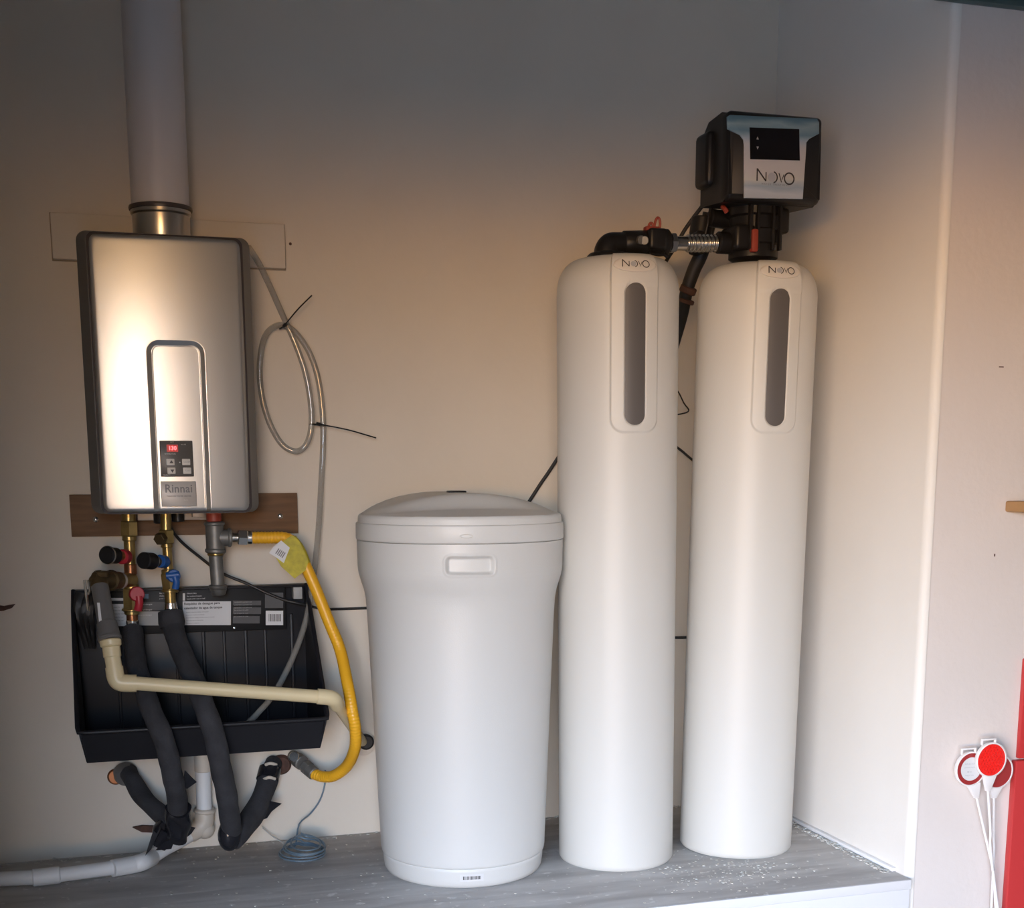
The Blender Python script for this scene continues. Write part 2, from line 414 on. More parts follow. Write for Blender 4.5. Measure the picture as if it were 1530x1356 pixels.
fr = join([box(-4.0, DOOR_X0, DOOR_Y-.12, DOOR_Y, GROUND, HT), box(DOOR_X1, 3.3, DOOR_Y-.12, DOOR_Y, GROUND, HT), box(DOOR_X0, DOOR_X1, DOOR_Y-.12, DOOR_Y, DOOR_Z1, HT)])
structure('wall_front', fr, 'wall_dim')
structure('driveway', box(-22, 22, -45, DOOR_Y-.1, GROUND-.06, GROUND-.01), 'concrete')

# raised ledge the equipment stands on
lg = root('ledge', (0.55, WY/2, GROUND)); tag(lg, kind='structure')
obj('deck_board', box(-0.35, WX, WY-.012, 0.0, -.022, 0.0, .002), 'ledge', lg).data.transform(Matrix.Identity(4))
obj('fascia_board', box(-0.35, WX-.002, WY-.014, WY+.02, GROUND, -.0235, .001), 'white_paint', lg)
obj('edge_strip', box(-0.35, WX-.001, WY-.017, WY-.0122, -.0225, -.0005, .001), 'white_paint', lg)
# make the ledge wood pattern live in world coordinates
# trim where the ledge meets the right wall, and the metal rail high on the outer wall
structure('trim_1', join([box(WX-.012, WX+.001, -.70, -.16, .0005, .010, .002)]), 'white_paint')
structure('trim_2', join([box(1.66, 3.19, WY-.022, WY, 1.848, 1.862, .002), box(1.76, 3.19, WY-.055, WY-.001, 1.862, 1.925, .003)]), 'teal')

# ================================================================== WATER HEATER
HX0, HX1, HZ0, HZ1 = 0.001, 0.3125, 0.829, 1.4005
heater = root('water_heater', (0.157, -0.02, HZ0-.004))
tag(heater, 'silver tankless water heater with dark grey sides on the wall above the drip tray', 'water heater')
obj('casing', extrude(rrect(-.022, .336, .826, 1.412, .020), front(-.021), 0.0, .196, .004), 'heater_side', heater)
# chamfered shroud between the casing and the front cover
pA = rrect(-.0215, .3355, .8262, 1.4118, .020, 6); pB = rrect(HX0-.004, HX1+.004, HZ0-.003, HZ1+.004, .018, 6)
Vs = [(u, -.216, v) for u, v in pA]+[(u, -.258, v) for u, v in pB]; n_ = len(pA)
Fs = [(i, (i+1) % n_, n_+(i+1) % n_, n_+i) for i in range(n_)]+[tuple(range(n_, 2*n_))]
obj('side_shroud', (np.array(Vs), Fs), 'heater_side', heater, 20)
obj('cover_rim', extrude(rrect(HX0-.0035, HX1+.0035, HZ0-.0025, HZ1+.0035, .017, 6), front(-.2575), 0, .0035, .001), 'heater_rim', heater)

# front cover: gently domed sheet with a U shaped groove pressed into it
GL, GR, GT, GRAD = 0.1075, 0.2260, 1.188, 0.026
def groove(x, z):
    # signed distance to the arch outline (inside negative)
    cx = (GL+GR)/2; hw = (GR-GL)/2; dx = abs(x-cx)-(hw-GRAD); dz = z-(GT-GRAD)
    if dz <= 0: d = abs(x-cx)-hw
    elif dx <= 0: d = dz-GRAD
    else: d = math.hypot(dx, dz)-GRAD
    return d
def cover_y(x, z):
    u = (x-HX0)/(HX1-HX0)*2-1; w = (z-HZ0)/(HZ1-HZ0)*2-1
    y = .0085*(1-u*u)+.0045*(1-w*w)
    e = min(x-HX0, HX1-x, z-HZ0, HZ1-z); R_ = .010
    if e < R_: y -= R_*.75*(1-math.sqrt(max(0, 1-((R_-e)/R_)**2)))
    d = groove(x, z)
    if d < .0008:
        t = min(1, (.0008-d)/.0098)
        y -= .0050*(t if t < 1 else 1)
    if -.0115 < d < -.0088: y += .0006*math.sin((d+.0115)/.0027*PI)
    return -(.263+y)
xs = sorted(set(list(np.linspace(HX0, HX0+.010, 7))+list(np.linspace(HX0+.010, .095, 16))+list(np.linspace(.095, .130, 42))+list(np.linspace(.130, .205, 12))+list(np.linspace(.205, .238, 40))+list(np.linspace(.238, HX1-.010, 14))+list(np.linspace(HX1-.010, HX1, 7))))
zs = sorted(set(list(np.linspace(HZ0, HZ0+.010, 7))+list(np.linspace(HZ0+.010, 1.145, 40))+list(np.linspace(1.145, 1.190, 50))+list(np.linspace(1.190, HZ1-.010, 30))+list(np.linspace(HZ1-.010, HZ1, 7))))
cr_ = .016
V = []
for z in zs:
    for x in xs:
        # round the four corners
        X, Z = x, z; ox = max(HX0+cr_-x, x-(HX1-cr_), 0); oz = max(HZ0+cr_-z, z-(HZ1-cr_), 0)
        if ox > 0 and oz > 0:
            m_ = max(ox, oz); h_ = math.hypot(ox, oz); k_ = m_/h_
            X = x+(ox*(1-k_))*(1 if x < .1 else -1); Z = z+(oz*(1-k_))*(1 if z < 1 else -1)
        V.append((X, cover_y(x, z), Z))
nx = len(xs); Fc = [(j*nx+i, j*nx+i+1, (j+1)*nx+i+1, (j+1)*nx+i) for j in range(len(zs)-1) for i in range(nx-1)]
border = [i for i in range(nx)]+[j*nx+nx-1 for j in range(1, len(zs))]+[(len(zs)-1)*nx+i for i in range(nx-2, -1, -1)]+[j*nx for j in range(len(zs)-2, 0, -1)]
k0 = len(V); V += [(V[b][0], -.2605, V[b][2]) for b in border]
nb_ = len(border); Fc += [(border[i], border[(i+1) % nb_], k0+(i+1) % nb_, k0+i) for i in range(nb_)]; Fc.append(tuple(k0+i for i in range(nb_)))
cover = obj('front_cover', (np.array(V), Fc), 'silver_panel', heater, 40)

YC = -.2735
def hp(px, py): p = at(px, py, YC); return p[0], p[2]
cx0, cz1 = hp(238, 658); cx1, cz0 = hp(292, 713)
ctl = obj('control_panel', extrude(rrect(cx0, cx1-.003, cz0+.002, cz1, .002), front(-.268), 0, .0078, .0015), 'control', heater)
YF = -.2760
obj('display', extrude(rrect(*[hp(249, 670)[0], hp(266, 670)[0]], hp(256, 675)[1], hp(256, 664)[1], .001), front(YF), 0, .0008), 'led_back', ctl)
t_ = text2d('130', .0115, .0003)
obj('digits', mapped(t_, lambda u, v: (hp(257.5, 669)[0]+u, YF-.0012, hp(257.5, 669.5)[1]+v)), 'led', ctl)
for (bx, by) in ((254.5, 690), (256, 703), (278, 690), (279.5, 703)):
    x_, z_ = hp(bx, by)
    b_ = obj('button', extrude(rrect(x_-.0085, x_+.0085, z_-.0068, z_+.0068, .0015), front(YF), 0, .002, .0008), 'button', ctl)
    up = by < 700 and bx < 260; dn = by > 700 and bx < 260
    if up or dn:
        s_ = .0042*(1 if up else -1); obj('arrow', (np.array([(x_+.002-.0042, YF-.0024, z_-s_*.6), (x_+.002+.0042, YF-.0024, z_-s_*.6), (x_+.002, YF-.0024, z_+s_)]), [(0, 1, 2)]), 'ink', ctl)
    else:
        t_ = text2d('On/Off' if by < 700 else 'Lock', .0045); obj('button_lettering', mapped(t_, lambda u, v: (x_+u+.001, YF-.0024, z_+v)), 'ink_grey', ctl)
x_, z_ = hp(268.5, 690.5); obj('indicator', extrude(rrect(x_-.0012, x_+.0012, z_-.0012, z_+.0012, .001), front(YF), 0, .001), 'button', ctl)
for (a, b, s_) in ((257, 660.5, 'HOT'), (274, 664, 'IN USE'), (254, 678, 'TEMPERATURE'), (249, 709.5, 'PRIORITY')):
    x_, z_ = hp(a, b); t_ = text2d(s_, .0036); obj('panel_lettering', mapped(t_, lambda u, v: (x_+u, YF-.001, z_+v)), 'button', ctl)
px0, pz1 = hp(240, 719); px1, pz0 = hp(297, 756)
pq = obj('name_plate', extrude(rrect(px0, px1-.004, pz0, pz1, .002), front(-.268), 0, .0077, .001), 'plaque', heater)
t_ = text2d('Rinnai', .0245, .0004, spacing=1.05)
mxx = (px0+px1)/2-.002
obj('lettering', mapped(t_, lambda u, v: (mxx+u*.92, YF-.0004, pz1-.016+v)), 'ink_grey', pq)
# slab serifs on the stems of the name
t_ = text2d('TANKLESS WATER HEATER', .0042, .0001); obj('lettering', mapped(t_, lambda u, v: (mxx+u*1.0, YF-.0004, pz1-.0315+v)), 'ink_grey', pq)
t_ = text2d('RL75', .0042); obj('lettering', mapped(t_, lambda u, v: (mxx+.014+u, YF-.0004, pz1-.040+v)), 'button', pq)
# small rating print on the right flank of the casing
t_ = text2d('CAUTION', .012); obj('side_lettering', mapped(t_, lambda u, v: (.3195+(v)*.45, -.2405-.0006+(v)*.0, 1.03+u)), 'plaque', heater)
# underside connection plate and brackets
obj('bottom_bracket', join([box(.075, .235, -.10, -.03, .806, .826, .002)]), 'plaque', heater)
obj('cable_gland', join([cyl((.128, -.125, .800), (.128, -.125, .828), .019), cyl((.163, -.125, .803), (.163, -.125, .828), .014)]), 'black', heater)
obj('bracket_tab', box(.195, .222, -.13, -.10, .813, .8265, .001), 'plaque', heater)
obj('flue_collar', lathe([(.060, 0), (.061, .004), (.061, .052), (.064, .056), (.064, .064), (.0605, .066)], (.157, -.135, 1.409), (0, 0, 1), 48), 'steel', heater)
obj('collar_gasket', lathe([(.0635, 0), (.067, .001), (.068, .005), (.067, .009), (.0635, .010)], (.157, -.135, 1.4715), (0, 0, 1), 48), 'heater_rim', heater)
vent = obj('vent_pipe', lathe([(.0605, 0), (.0615, .002), (.0615, .565), (.055, .566)], (.157, -.135, 1.4805), (0, 0, 1), 56), 'vent')
tag(vent, 'grey-white round exhaust pipe rising from the wall-hung water heater', 'pipe')

# painted and brown mounting boards
b1 = root('mounting_board', (.183, -.01, 1.380)); tag(b1, 'wall-coloured mounting board behind the top of the water heater', 'board')
obj('panel', box(-.074, .440, -.021, -.004, 1.381, 1.479, .0025), 'wall', b1)
obj('caulk_gap_shade', box(-.0765, .4425, -.0045, -.0003, 1.3785, 1.4815, .001), 'caulk_shade', b1)  # dark rim: caulk edge with the gap's shadow put into its colour
b2 = root('mounting_board', (.19, -.01, .767)); tag(b2, 'brown wooden board behind the bottom of the water heater', 'board')
obj('panel', box(-.071, .450, -.018, -.0005, .768, .864, .001), 'board', b2)
for (sx, sy) in ((143, 776), (419, 771)):
    p = at(sx, sy, -.02); obj('screw', lathe([(.0065, 0), (.0065, .001), (.004, .003), (0, .0035)], (p[0], -.0180, p[2]), (0, -1, 0), 16), 'chrome', b2)

# ================================================================== PIPES UNDER THE HEATER
def A(px, py, Y): return at(px, py, Y)
YV = -.15
# hot water service valve
hot = root('hot_service_valve', A(193, 905, YV)); tag(hot, 'brass valve with red levers under the left of the water heater', 'valve')
p0 = A(192, 766, YV); p0[2] = .8255
top = lambda px, py: A(px, py, YV)
obj('union_nut', hexnut(top(192.3, 778), top(193, 801), .0205), 'brass', hot)
obj('union_neck', cyl(p0, top(192.3, 779), .0155), 'brass', hot)
obj('nut_ring', cyl(top(193, 800), top(193.3, 808), .0155), 'brass', hot)
obj('pipe', cyl(top(193.2, 806), top(196, 878), .0125), 'brass', hot)
obj('sleeve', cyl(top(194.5, 842), top(195.2, 858), .014), 'copper', hot)
obj('side_arm', cyl(top(194, 830), A(175, 830, -.20), .011), 'brass', hot)
obj('valve_stem', cyl(A(188, 831, -.165), A(181, 831.5, -.185), .0165), 'red', hot)
cp = obj('cap', cyl(A(174, 830, -.205), A(160, 829, -.23), .0175, n=32), 'black', hot)
obj('cap_ring', cyl(A(162, 829, -.228), A(159.8, 829, -.2332), .0203, .0203, n=32), 'steel', cp)
obj('cap_face', cyl(A(160.5, 829, -.2315), A(158.2, 829, -.237), .0192, .0180, n=32), 'black', cp)
obj('tee_body', cyl(top(197, 866), A(178, 867, -.20), .0165), 'brass', hot)
obj('tee_rim', cyl(A(181, 867, -.195), A(172, 867, -.215), .0185), 'plaque', hot)
obj('valve_body', join([hexnut(top(196, 878), top(197, 912), .0205), cyl(top(196, 872), top(197, 918), .0165)]), 'brass', hot)
obj('valve_flange', cyl(top(197, 908.5), top(197, 913), .022), 'brass', hot)
lv = join([cyl(A(203, 889, -.165), A(204, 889, -.195), .0155, n=6), tube([A(204, 889, -.190), A(209, 897, -.194), A(206, 910, -.190)], .0085), sphere(A(207, 893, -.194), .0135, sq=(1.3, .6, 1))])
lv = (lv[0], lv[1]); obj('lever', join([cyl(A(203, 887, -.165), A(205, 887, -.195), .0165, n=20), tube([A(207, 890, -.190), A(208, 901, -.191), A(206, 911, -.188)], .009, n=12)]), 'red', hot)
obj('outlet_pipe', cyl(top(197, 912), top(198, 934), .0125), 'copper', hot)
obj('compression_nut', cyl(top(198, 926), top(198.5, 944), .0145, .012), 'chrome', hot)
# cold water service valve
cold = root('cold_service_valve', A(254, 900, YV)); tag(cold, 'brass valve with blue levers under the middle of the water heater', 'valve')
q0 = A(248, 770, YV); q0[2] = .8255
obj('union_nut', hexnut(top(248, 791), top(249, 812), .018), 'brass', cold)
obj('union_neck', cyl(q0, top(248, 792), .012), 'brass', cold)
obj('side_cap', cyl(A(243, 803, -.16), A(237, 806, -.175), .014, n=6), 'bronze', cold)
obj('nut_ring', cyl(top(249, 810), top(249.3, 818), .013), 'brass', cold)
obj('pipe', cyl(top(249.3, 815), top(252, 856), .0105), 'brass', cold)
obj('side_arm', cyl(top(250, 840), A(228, 838, -.20), .011), 'bronze', cold)
obj('valve_stem', cyl(A(246, 839, -.165), A(238, 838, -.185), .0145), 'blue', cold)
cp = obj('cap', cyl(A(228, 838, -.20), A(214, 837, -.228), .0185, n=32), 'black', cold)
obj('cap_ring', cyl(A(229, 838, -.197), A(226.5, 838, -.203), .0175, n=32), 'steel', cold)
obj('valve_body', join([hexnut(top(251, 856), top(254, 880), .0185), cyl(top(251, 850), top(254, 884), .015)]), 'brass', cold)
obj('valve_flange', cyl(top(254, 880.5), top(254, 884.5), .019), 'brass', cold)
obj('lever', join([cyl(A(258, 860, -.165), A(260, 860, -.192), .0145, n=20), tube([A(261, 861, -.188), A(263.5, 869, -.189), A(262, 879, -.187)], .0078, n=12), cyl(A(248, 860, -.186), A(268, 858, -.188), .008, n=14)]), 'blue', cold)
obj('outlet_pipe', cyl(top(254, 884), top(255, 903), .0125), 'brass', cold)
obj('compression_nut', cyl(top(255, 899), top(255.5, 913), .0135, .0155), 'chrome', cold)
# gas inlet tee with drip leg
gas = root('gas_tee', A(325, 885, YV)); tag(gas, 'grey iron gas tee and drip leg below the right of the water heater', 'pipe')
g0 = A(319, 766, YV); g0[2] = .8255
obj('inlet_cap', cyl(g0, top(320, 779), .017), 'red_dark', gas)
obj('tee_body', join([cyl(top(320, 779), top(322, 824), .0205), cyl(top(320, 779), top(320.3, 785), .0235), cyl(top(322, 819), top(322, 826), .0235), cyl(top(321.5, 803), top(345, 803), .0185), cyl(top(340, 803), top(346, 803), .0215)]), 'zinc', gas)
obj('bushing', cyl(top(322, 825), top(322.3, 830), .0185), 'brass', gas)
obj('nipple', cyl(top(322, 828), top(326, 880), .0155), 'zinc', gas)
obj('end_cap', join([cyl(top(325.5, 873), top(326, 880), .0215, .0205), cyl(top(326, 879), top(326.6, 889), .0195, .016)]), 'zinc', gas)
obj('adapter', cyl(top(344, 803), top(357, 803), .0095), 'steel', gas)

# yellow gas hose
yh = root('gas_hose', A(470, 1155, -.10)); tag(yh, 'yellow coated flexible gas hose curving down beside the white brine tank', 'hose')
hp_ = [A(375, 803, YV), A(400, 803, YV-.005), A(425, 803.5, YV-.012), A(440, 812, -.165), A(452, 835, -.17), A(472, 880, -.18), A(492, 930, -.19), A(508, 970, -.20), A(519, 1020, -.25), A(526, 1060, -.275), A(531, 1090, -.27), A(530, 1118, -.24), A(519, 1143, -.18), A(500, 1158, -.14), A(483, 1160, -.11), A(469, 1156, -.09)]
obj('hose', tube(hp_, .0135, n=20, k=26, rf=lambda L, th, s: .0135+.00055*math.sin(L*2*PI/.0075)), 'yellow', yh, 60)
obj('end_nut', join([hexnut(A(355, 802.5, YV), A(370, 803, YV), .0185), cyl(A(368, 803, YV), A(377, 803, YV), .0150)]), 'chrome', yh)
obj('end_fitting', join([cyl(A(470, 1156, -.092), A(461, 1149, -.075), .0165), hexnut(A(463, 1150, -.078), A(455, 1143, -.062), .0175)]), 'zinc', yh)
# tag wrapped round the hose
tp = [(437, 799), (447, 808), (461, 838), (456, 852), (440, 864), (420, 846), (409, 827), (423, 808)]
tv = [A(a, b, -.185) for a, b in tp]
cb = join([(np.array([p+np.array([0, (-.002 if k else .0), 0]) for k in (0, 1) for p in tv]), [tuple(range(8)), tuple(range(8, 16))[::-1]]+[(i, (i+1) % 8, 8+(i+1) % 8, 8+i) for i in range(8)])])
tg = obj('tag', cb, 'tag_yellow', yh, 20)
obj('tag_wrap', tube([A(434, 806, -.164), A(445, 820, -.168), A(455, 843, -.172)], .0155, n=18), 'tag_yellow', yh)
pv = [A(a, b, -.1885) for a, b in ((420, 807), (433, 818), (424, 841), (412, 832), (402, 826), (408, 817))]
obj('tag_label', (np.array(pv), [tuple(range(6))]), 'paper', tg)
bars = [box(-.0012+.0042*i, .0012+.0042*i, 0, .0004, -.007, .007) for i in range(5)]
c_ = A(419, 823, -.1895)
Rm = np.array([[math.cos(-.6), 0, -math.sin(-.6)], [0, 1, 0], [math.sin(-.6), 0, math.cos(-.6)]])
bj = join(bars); obj('tag_barcode', (bj[0]@Rm.T+c_-np.array([.007, 0, 0]), bj[1]), 'ink_grey', tg)
gv = root('gas_valve', A(440, 1132, -.03)); tag(gv, 'grey iron gas shut-off on the wall where the yellow hose ends', 'valve')
obj('body', join([cyl((A(452, 1140, -.06)), A(444, 1134, -.035), .0185), cyl(A(446, 1136, -.04), (*A(440, 1132, -.03)[:1], -.0005, A(440, 1132, -.03)[2]), .015)]), 'zinc', gv)
obj('stem', cyl(A(442, 1132, -.045), A(439, 1130, -.062), .013), 'chrome', gv)

# relief line: bronze elbow, grey pipe, cream pipe back to the wall
rl = root('relief_valve', A(152, 866, -.25)); tag(rl, 'tarnished bronze relief valve and grey pipe at the upper left corner of the black tray', 'valve')
obj('valve_body', join([tube([A(177, 867, -.205), A(160, 866, -.235), A(149, 867, -.255), A(148, 880, -.268)], .0195, n=20), cyl(A(170, 867, -.215), A(163, 867, -.232), .0235, n=8)]), 'bronze', rl)
obj('bonnet', join([cyl(A(148, 866, -.255), A(138, 862, -.250), .022, .017, n=8), cyl(A(152, 862, -.26), A(152, 853, -.26), .014, n=8), sphere(A(139, 866, -.262), .009)]), 'bronze', rl)
obj('test_lever', join([tube([A(126, 866, -.272), A(129, 888, -.272), A(132, 912, -.27)], .0028, n=8), tube([A(132, 888, -.272), A(134, 880, -.272), A(131, 866, -.272)], .0022, n=8)]), 'chrome', rl)
obj('outlet_pipe', cyl(A(149, 875, -.27), A(161, 938, -.325), .0185, .0185, n=28), 'grey_pipe', rl)
pp = [A(145, 900, -.312), A(149, 900, -.312), A(153, 936, -.340), A(148.5, 936, -.340)]
obj('stripe_label', (np.array(pp), [(0, 1, 2, 3)]), 'paper', rl)
obj('coupling', join([cyl(A(159.5, 930, -.322), A(163.5, 953, -.340), .0215, .0235, n=28), cyl(A(163, 950, -.338), A(164.5, 957, -.343), .0245, n=28)]), 'grey_pipe', rl)
cr2 = root('discharge_pipe', A(175, 1018, -.36)); tag(cr2, 'cream plastic discharge pipe crossing in front of the black tray', 'pipe')
e0 = A(165, 952, -.345); e1 = A(173, 1017, -.362); e2 = A(205, 1020, -.365); e3 = A(487, 1041, -.372)
obj('adapter', join([cyl(A(164.5, 955, -.343), A(166, 966, -.347), .0225, .0215), cyl(A(166, 965, -.347), A(168, 982, -.352), .0185)]), 'cream', cr2)
obj('pipe', cyl(A(167, 975, -.350), A(172, 1005, -.360), .0165), 'cream', cr2)
obj('elbow', tube([A(170.5, 996, -.357), A(172.5, 1009, -.361), A(176, 1017, -.363), A(184, 1020, -.364), A(204, 1020.5, -.365)], .0185, n=24, k=6), 'cream', cr2)
obj('pipe', cyl(A(200, 1020.3, -.365), A(484, 1041, -.372), .0148), 'cream', cr2)
obj('elbow', tube([A(474, 1040, -.372), A(490, 1041.5, -.372), A(499, 1045, -.364), A(503, 1052, -.340)], .0175, n=24, k=6), 'cream', cr2)
w_end = A(543, 1110, -.004)
obj('pipe', cyl(A(501, 1049, -.345), w_end, .0125), 'cream', cr2)
obj('wall_ring', lathe([(.024, 0), (.031, .001), (.032, .004), (.022, .006), (.016, .004)], (w_end[0], -.0005, w_end[2]), (0, -1, 0), 32), 'pvc_warm', cr2)
obj('wall_gasket', lathe([(.019, 0), (.020, .018), (.015, .022)], (w_end[0]+.004, -.004, w_end[2]+.006), (0, -1, 0), 24), 'black_soft', cr2)

# ================================================================== DRIP TRAY
tray = root('drip_tray', (.19, -.02, .29)); tag(tray, 'deep black plastic drip tray fixed to the wall under the water heater', 'tray')
TX0, TX1 = -.076, .462
# shell: outline of the side in (y,z); thickness by a second inner shell
th = .004
def side(x0, x1, inset=0.0):
    pr = [(-.020, .645), (-.050, .645), (-.075, .60), (-.30, .365), (-.300, .350), (-.272, .292), (-.262, .288), (-.020, .288)]
    return extrude(pr, lambda u, v, d: np.array([d, u, v]), x0, x1)
parts = [box(TX0, TX1, -.026, -.020, .288, .645, .001),
         side(TX0, TX0+th), side(TX1-th, TX1),
         extrude([(-.30, .366), (-.296, .366), (-.268, .2925), (-.0201, .2925), (-.0201, .2885), (-.2725, .2885)], lambda u, v, d: np.array([d, u, v]), TX0+.001, TX1-.001)]
tv_, tf_ = join(parts)
tv_[:, 0] = .193+(tv_[:, 0]-.193)*(1-.045*np.clip((.362-tv_[:, 2])/.072, 0, 1)*(tv_[:, 1] < -.1))
obj('shell', (tv_, tf_), 'pan', tray, 30)
# rolled lip along the rim
lip = [(-.074, -.052, .648), (-.0765, -.079, .603), (-.0775, -.297, .372), (-.076, -.305, .364), (-.06, -.3075, .3625), (.446, -.3075, .3625), (.462, -.305, .364), (.4635, -.297, .372), (.4625, -.079, .603), (.460, -.052, .648)]
obj('rim', tube(lip, .0052, n=10, smooth=False), 'pan', tray, 60)
obj('top_rim', box(TX0, TX1, -.055, -.019, .641, .647, .002), 'pan', tray)
for i, xx in enumerate((.015, .066, .150, .214, .262, .314, .360, .425)):
    obj('rib', box(xx-.004 if i % 2 else xx-.003, xx+.004, -.033, -.0255, .31, .575, .002), 'pan', tray)
obj('bracket', box(.428, .450, -.058, -.027, .612, .641, .002), 'paper_grey', tray)
YL = -.0567
def lp(px, py): p = at(px, py, YL); return p[0], p[2]
def lrect(x0, y0, x1, y1, m, d, par, nm='label_patch'):
    a = lp(x0, y0); b = lp(x1, y0); c = lp(x1, y1); e = lp(x0, y1); pts = [np.array([q[0], YL-d, q[1]]) for q in (a, b, c, e)]
    V = np.array(pts+[p+np.array([0, .0006, 0]) for p in pts]); return obj(nm, (V, [(0, 1, 2, 3), (7, 6, 5, 4), (0, 4, 5, 1), (1, 5, 6, 2), (2, 6, 7, 3), (3, 7, 4, 0)]), m, par)
x0, z1 = lp(160, 884); x1, z0 = lp(428, 938)
stp = obj('label_strip', box(x0, x1, -.0566, -.0272, z0-.002, z1, .0015), 'label_black', tray)
lrect(163, 893, 190, 897, 'paper', .0004, stp); lrect(163, 902, 190, 935, 'paper', .0004, stp)
lrect(197, 899, 246, 911, 'paper_dark', .0004, stp); lrect(199, 913, 246, 934, 'paper_grey', .0004, stp)
lrect(215, 887, 222, 894, 'label_blue', .0004, stp)
big = lrect(273, 898, 345, 933.5, 'paper', .0004, stp)
lrect(348, 897, 390, 904, 'paper_dark', .0004, stp); lrect(348, 907, 390, 917, 'paper_dark', .0004, stp); lrect(348, 920, 388, 931, 'paper_dark', .0004, stp)
lrect(396, 885, 423, 908, 'paper_dark', .0004, stp); bc = lrect(397, 912, 423, 933.5, 'paper', .0004, stp)
def ltext(s, px, py, size, m, par=stp, bold=0.0, align='LEFT'):
    x_, z_ = lp(px, py); g = text2d(s, size, bold, align)
    obj('lettering', mapped(g, lambda u, v: (x_+u, YL-.0009, z_+v)), m, par)
ltext('Requisito de desague para', 275, 902, .0078, 'ink', bold=.0002); ltext('calentador de agua de tanque', 275, 908.5, .0074, 'ink', bold=.0002)
for i, s_ in enumerate(('Instale la bandeja debajo del equipo', 'y conecte el tubo de drenaje', 'Consulte los codigos locales antes de instalar', 'Solo para uso en interiores', 'Conserve la etiqueta')):
    ltext(s_, 278, 914.5+i*4.1, .0036, 'ink_grey')
for i, s_ in enumerate(('DRAIN PAN', 'For tankless heaters', 'Install under unit on wall')): ltext(s_, 279, 886.5+i*4, .0042, 'paper')
lrect(273, 886, 276.5, 897, 'paper', .0005, stp)
for i, s_ in enumerate(('Bac de', 'drainage', 'pour eau')): ltext(s_, 238, 886+i*4, .0048, 'paper')
for i in range(3): ltext('WARNING read before use', 350, 899.5+i*4.2, .0036, 'paper_grey'); ltext('Do not block the outlet', 350, 911.5+i*4.8, .0034, 'paper_grey')
for i in range(5): ltext('Lea antes de usar', 165, 907+i*5, .0042, 'ink_grey')
for i in range(3): ltext('Conectar al desague', 201, 903+i*8, .0048, 'paper')
for i in range(9):
    a = 401.5+i*2.1; lrect(a, 917, a+(1.2 if i % 3 else .7), 928, 'ink', .0010, bc, 'bar')
x_, z_ = lp(350, 937.5); obj('strip_rivet', lathe([(.0035, 0), (.003, .002), (0, .003)], (x_, -.0562, z_-.0005), (0, -1, 0), 12), 'chrome', tray)
# crumpled black bag edge hanging over the tray's left corner
bag = []
for k, (dx, ww) in enumerate(((0, .011), (9, .009), (17, .010))):
    bag.append(tube([A(121+dx, 886+k*3, -.09), A(117+dx, 908, -.10), A(121+dx*.9, 935, -.10), A(130+dx*.6, 968, -.09)], ww, n=10, k=8, rf=lambda L, t, s, ww=ww: ww*(1-.5*s)*(1+.22*math.sin(t*3+L*60))))
tag(obj('plastic_bag', join(bag), 'black_soft'), 'crumpled black plastic tucked over the upper left corner of the drip tray', 'plastic')

# ================================================================== INSULATED HOSES
def foam(name, pts, r, lab, extra=None):
    o = root(name, pts[-1]); tag(o, lab, 'hose', 'foam insulated water pipes under the heater')
    obj('foam_sleeve', tube(pts, r, n=24, k=14, rf=lambda L, t, s: r*(1+.03*math.sin(L*42+t)+.025*math.sin(L*95-2*t))), 'foam', o, 60); return o
h1 = [A(198.5, 940, YV), A(200, 965, -.18), A(206, 1000, -.23), A(222, 1050, -.31), A(241, 1095, -.35), A(254, 1140, -.34), A(264, 1190, -.28), A(266, 1222, -.235)]
H1 = foam('insulated_pipe', h1, .0225, 'black foam covered pipe from the red-levered valve down to the left tape knot')
obj('foam_elbow', tube([A(262, 1232, -.215), A(243, 1218, -.17), A(215, 1192, -.11), A(198, 1165, -.06), A(191, 1152, -.02)], .0235, n=24, k=12, rf=lambda L, t, s: .0215*(1+.05*math.sin(L*60+2*t))), 'foam', H1, 60)
obj('foam_collar', lathe([(.019, 0), (.027, .003), (.028, .02), (.024, .03)], A(186, 1151, -.008), (0.15, -1, -.4), 24), 'grey_pipe', H1)
obj('wall_flange', lathe([(.018, 0), (.020, .002), (.016, .006), (.012, .006)], (A(173, 1160, -.005)[0], -.0005, A(176, 1160, -.005)[2]), (0, -1, 0), 24), 'copper', H1)
def lump(c, r, sq, seed, amp=.22, n=26):
    V, Fc = sphere((0, 0, 0), r, n, sq); rs = np.random.RandomState(seed); ph = rs.rand(6)*6
    for i, p in enumerate(V):
        k = 1+amp*(.5*math.sin(p[0]*90+ph[0])+.5*math.sin(p[2]*80+ph[1]+p[0]*60)+.4*math.sin(p[1]*110+ph[2])); V[i] = p*k
    return V+np.array(c), Fc
obj('tape_wrap', join([tube([A(267, 1208, -.252), A(266, 1228, -.232), A(262, 1250, -.212)], .0285, n=22, k=10, rf=lambda L, t, s: .0285*(1+.09*math.sin(3*t+L*90))), lump(A(253, 1238, -.20), .030, (1.25, .9, .95), 1, .14), tube([A(252, 1240, -.21), A(236, 1262, -.205)], .026, n=16, rf=lambda L, t, s: .026*(1-.25*s)*(1+.1*math.sin(4*t)))]), 'tape', H1, 60)
def flap(pts, t=.0012):
    P = [np.array(p) for p in pts]; n = len(P); V = P+[p+np.array([0, t, 0]) for p in P]
    return np.array(V), [tuple(range(n)), tuple(range(n, 2*n))[::-1]]+[(i, (i+1) % n, n+(i+1) % n, n+i) for i in range(n)]
